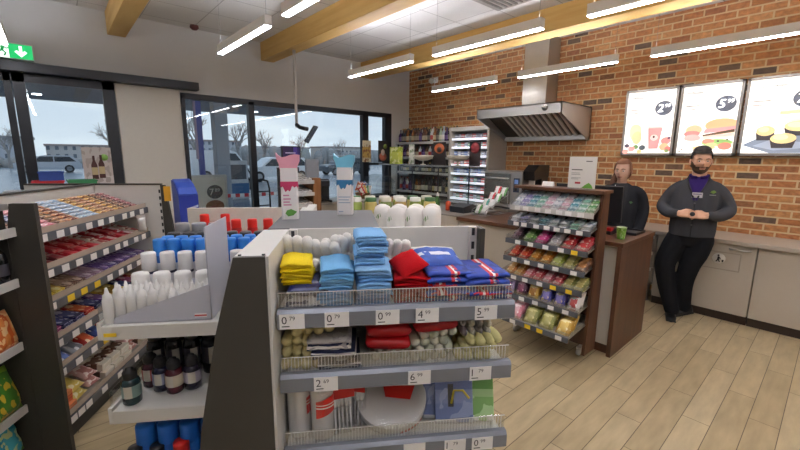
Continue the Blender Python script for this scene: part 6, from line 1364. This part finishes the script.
def shrubs(x0, x1, y, h, lab, seed, col):
    rr = random.Random(seed); f = MB()
    for k in range(int((x1-x0)/1.1)): f.ell((x0+1.1*k+rr.uniform(-.4, .4), y+rr.uniform(-1.5, 1.5), h*.3), (rr.uniform(.8, 1.7), 1, h*rr.uniform(.45, .85)), 8, 6)
    tag(f.build('hedge', mat(col, .95, noise=.4, scale=3, bump=1.)), lab, 'hedge', None, 'stuff')
shrubs(-30, 15, 64, 1.2, 'dull brown band of scrub along the far side of the road', 3, '#a3a19e'); shrubs(19, 75, 66, 3.0, 'grey-brown scrub behind the white car and to the right', 4, '#a5a4a2')  # scrub colours lightened to imitate distance haze
tow = [(-34, 110, 9, 9), (-22, 120, 12, 8), (-8, 118, 10, 10), (5, 125, 12, 7), (19, 122, 12, 9), (34, 118, 16, 11), (56, 120, 18, 8), (78, 118, 16, 9), (96, 122, 18, 7)]
TW = [bricks(f'town_facade_{i}', 1, (0, 2), 1.6, 1.9, .5, [(0, '#55606b'), (1, '#6d7680')], c_, offset=0, rough=.8, bump=0) for i, c_ in enumerate(('#c2beba', '#cbc5be', '#b8bac0'))]  # facade colours lightened to imitate distance haze
for i, (x, y, w_, h_) in enumerate(tow):
    b_ = wthing('apartment_block', f'pale distant apartment block on the skyline, {od(i)} from the left', 'building', x, y, 0, 'distant apartment blocks')
    h_ *= .55; MB().box(x-w_/2, x+w_/2, y, y+10, -.05, h_*.85).build('walls', TW[i % 3], b_); MB().box(x-w_/2-.3, x+w_/2+.3, y-.3, y+10.3, h_*.85, h_*.85+.5).build('roof', mat('#9a8f8c', .8) if i % 2 else mat('#8d9096', .8), b_)
# ================================================================ light, sky, camera
W_ = bpy.data.worlds.new('overcast_sky'); S.world = W_; W_.use_nodes = True; nt = W_.node_tree; L = nt.links.new
bg = nt.nodes['Background']; tc = nt.nodes.new('ShaderNodeTexCoord'); sp = nt.nodes.new('ShaderNodeSeparateXYZ'); rp = nt.nodes.new('ShaderNodeValToRGB')
L(tc.outputs['Generated'], sp.inputs[0]); L(sp.outputs[2], rp.inputs[0])
rp.color_ramp.elements[0].position = 0; rp.color_ramp.elements[0].color = lin('#c9d3df'); rp.color_ramp.elements[1].position = .5; rp.color_ramp.elements[1].color = lin('#98b0cf')
ns = nt.nodes.new('ShaderNodeTexNoise'); ns.inputs['Scale'].default_value = 3; ns.inputs['Detail'].default_value = 5; mp = nt.nodes.new('ShaderNodeMapping'); mp.inputs['Scale'].default_value = (1, 1, 3.5); L(tc.outputs['Generated'], mp.inputs[0]); L(mp.outputs[0], ns.inputs[0])
mx = nt.nodes.new('ShaderNodeMix'); mx.data_type = 'RGBA'; mx.inputs[7].default_value = lin('#dde3ea'); mr = nt.nodes.new('ShaderNodeMapRange'); mr.inputs[1].default_value = .45; mr.inputs[2].default_value = .7; L(ns.outputs[0], mr.inputs[0]); L(mr.outputs[0], mx.inputs[0]); L(rp.outputs[0], mx.inputs[6]); L(mx.outputs[2], bg.inputs[0])
bg.inputs[1].default_value = 1.45
cam = bpy.data.cameras.new('camera'); co = bpy.data.objects.new('camera', cam); COL.objects.link(co)
cam.sensor_width = 36; cam.lens = 388/800*36; cam.clip_start = .02; cam.clip_end = 600
yw, pt, ro = math.radians(48.5), math.radians(10.1), math.radians(.5)
fw = Vector((math.cos(yw)*math.cos(pt), math.sin(yw)*math.cos(pt), -math.sin(pt))); rt = Vector((math.sin(yw), -math.cos(yw), 0)); up = rt.cross(fw)
r2 = rt*math.cos(ro)+up*math.sin(ro); u2 = up*math.cos(ro)-rt*math.sin(ro)
co.matrix_world = Matrix.Translation((0, 0, 1.68)) @ Matrix((r2, u2, -fw)).transposed().to_4x4()
S.camera = co
vs = S.view_settings; vs.view_transform = 'Standard'; vs.look = 'None'; vs.gamma = 1; vs.exposure = 0; vs.use_curve_mapping = False
S.cycles.max_bounces = 8; S.cycles.diffuse_bounces = 4; S.cycles.glossy_bounces = 3; S.cycles.transparent_max_bounces = 16; S.cycles.sample_clamp_indirect = 6; S.cycles.caustics_reflective = False; S.cycles.caustics_refractive = False
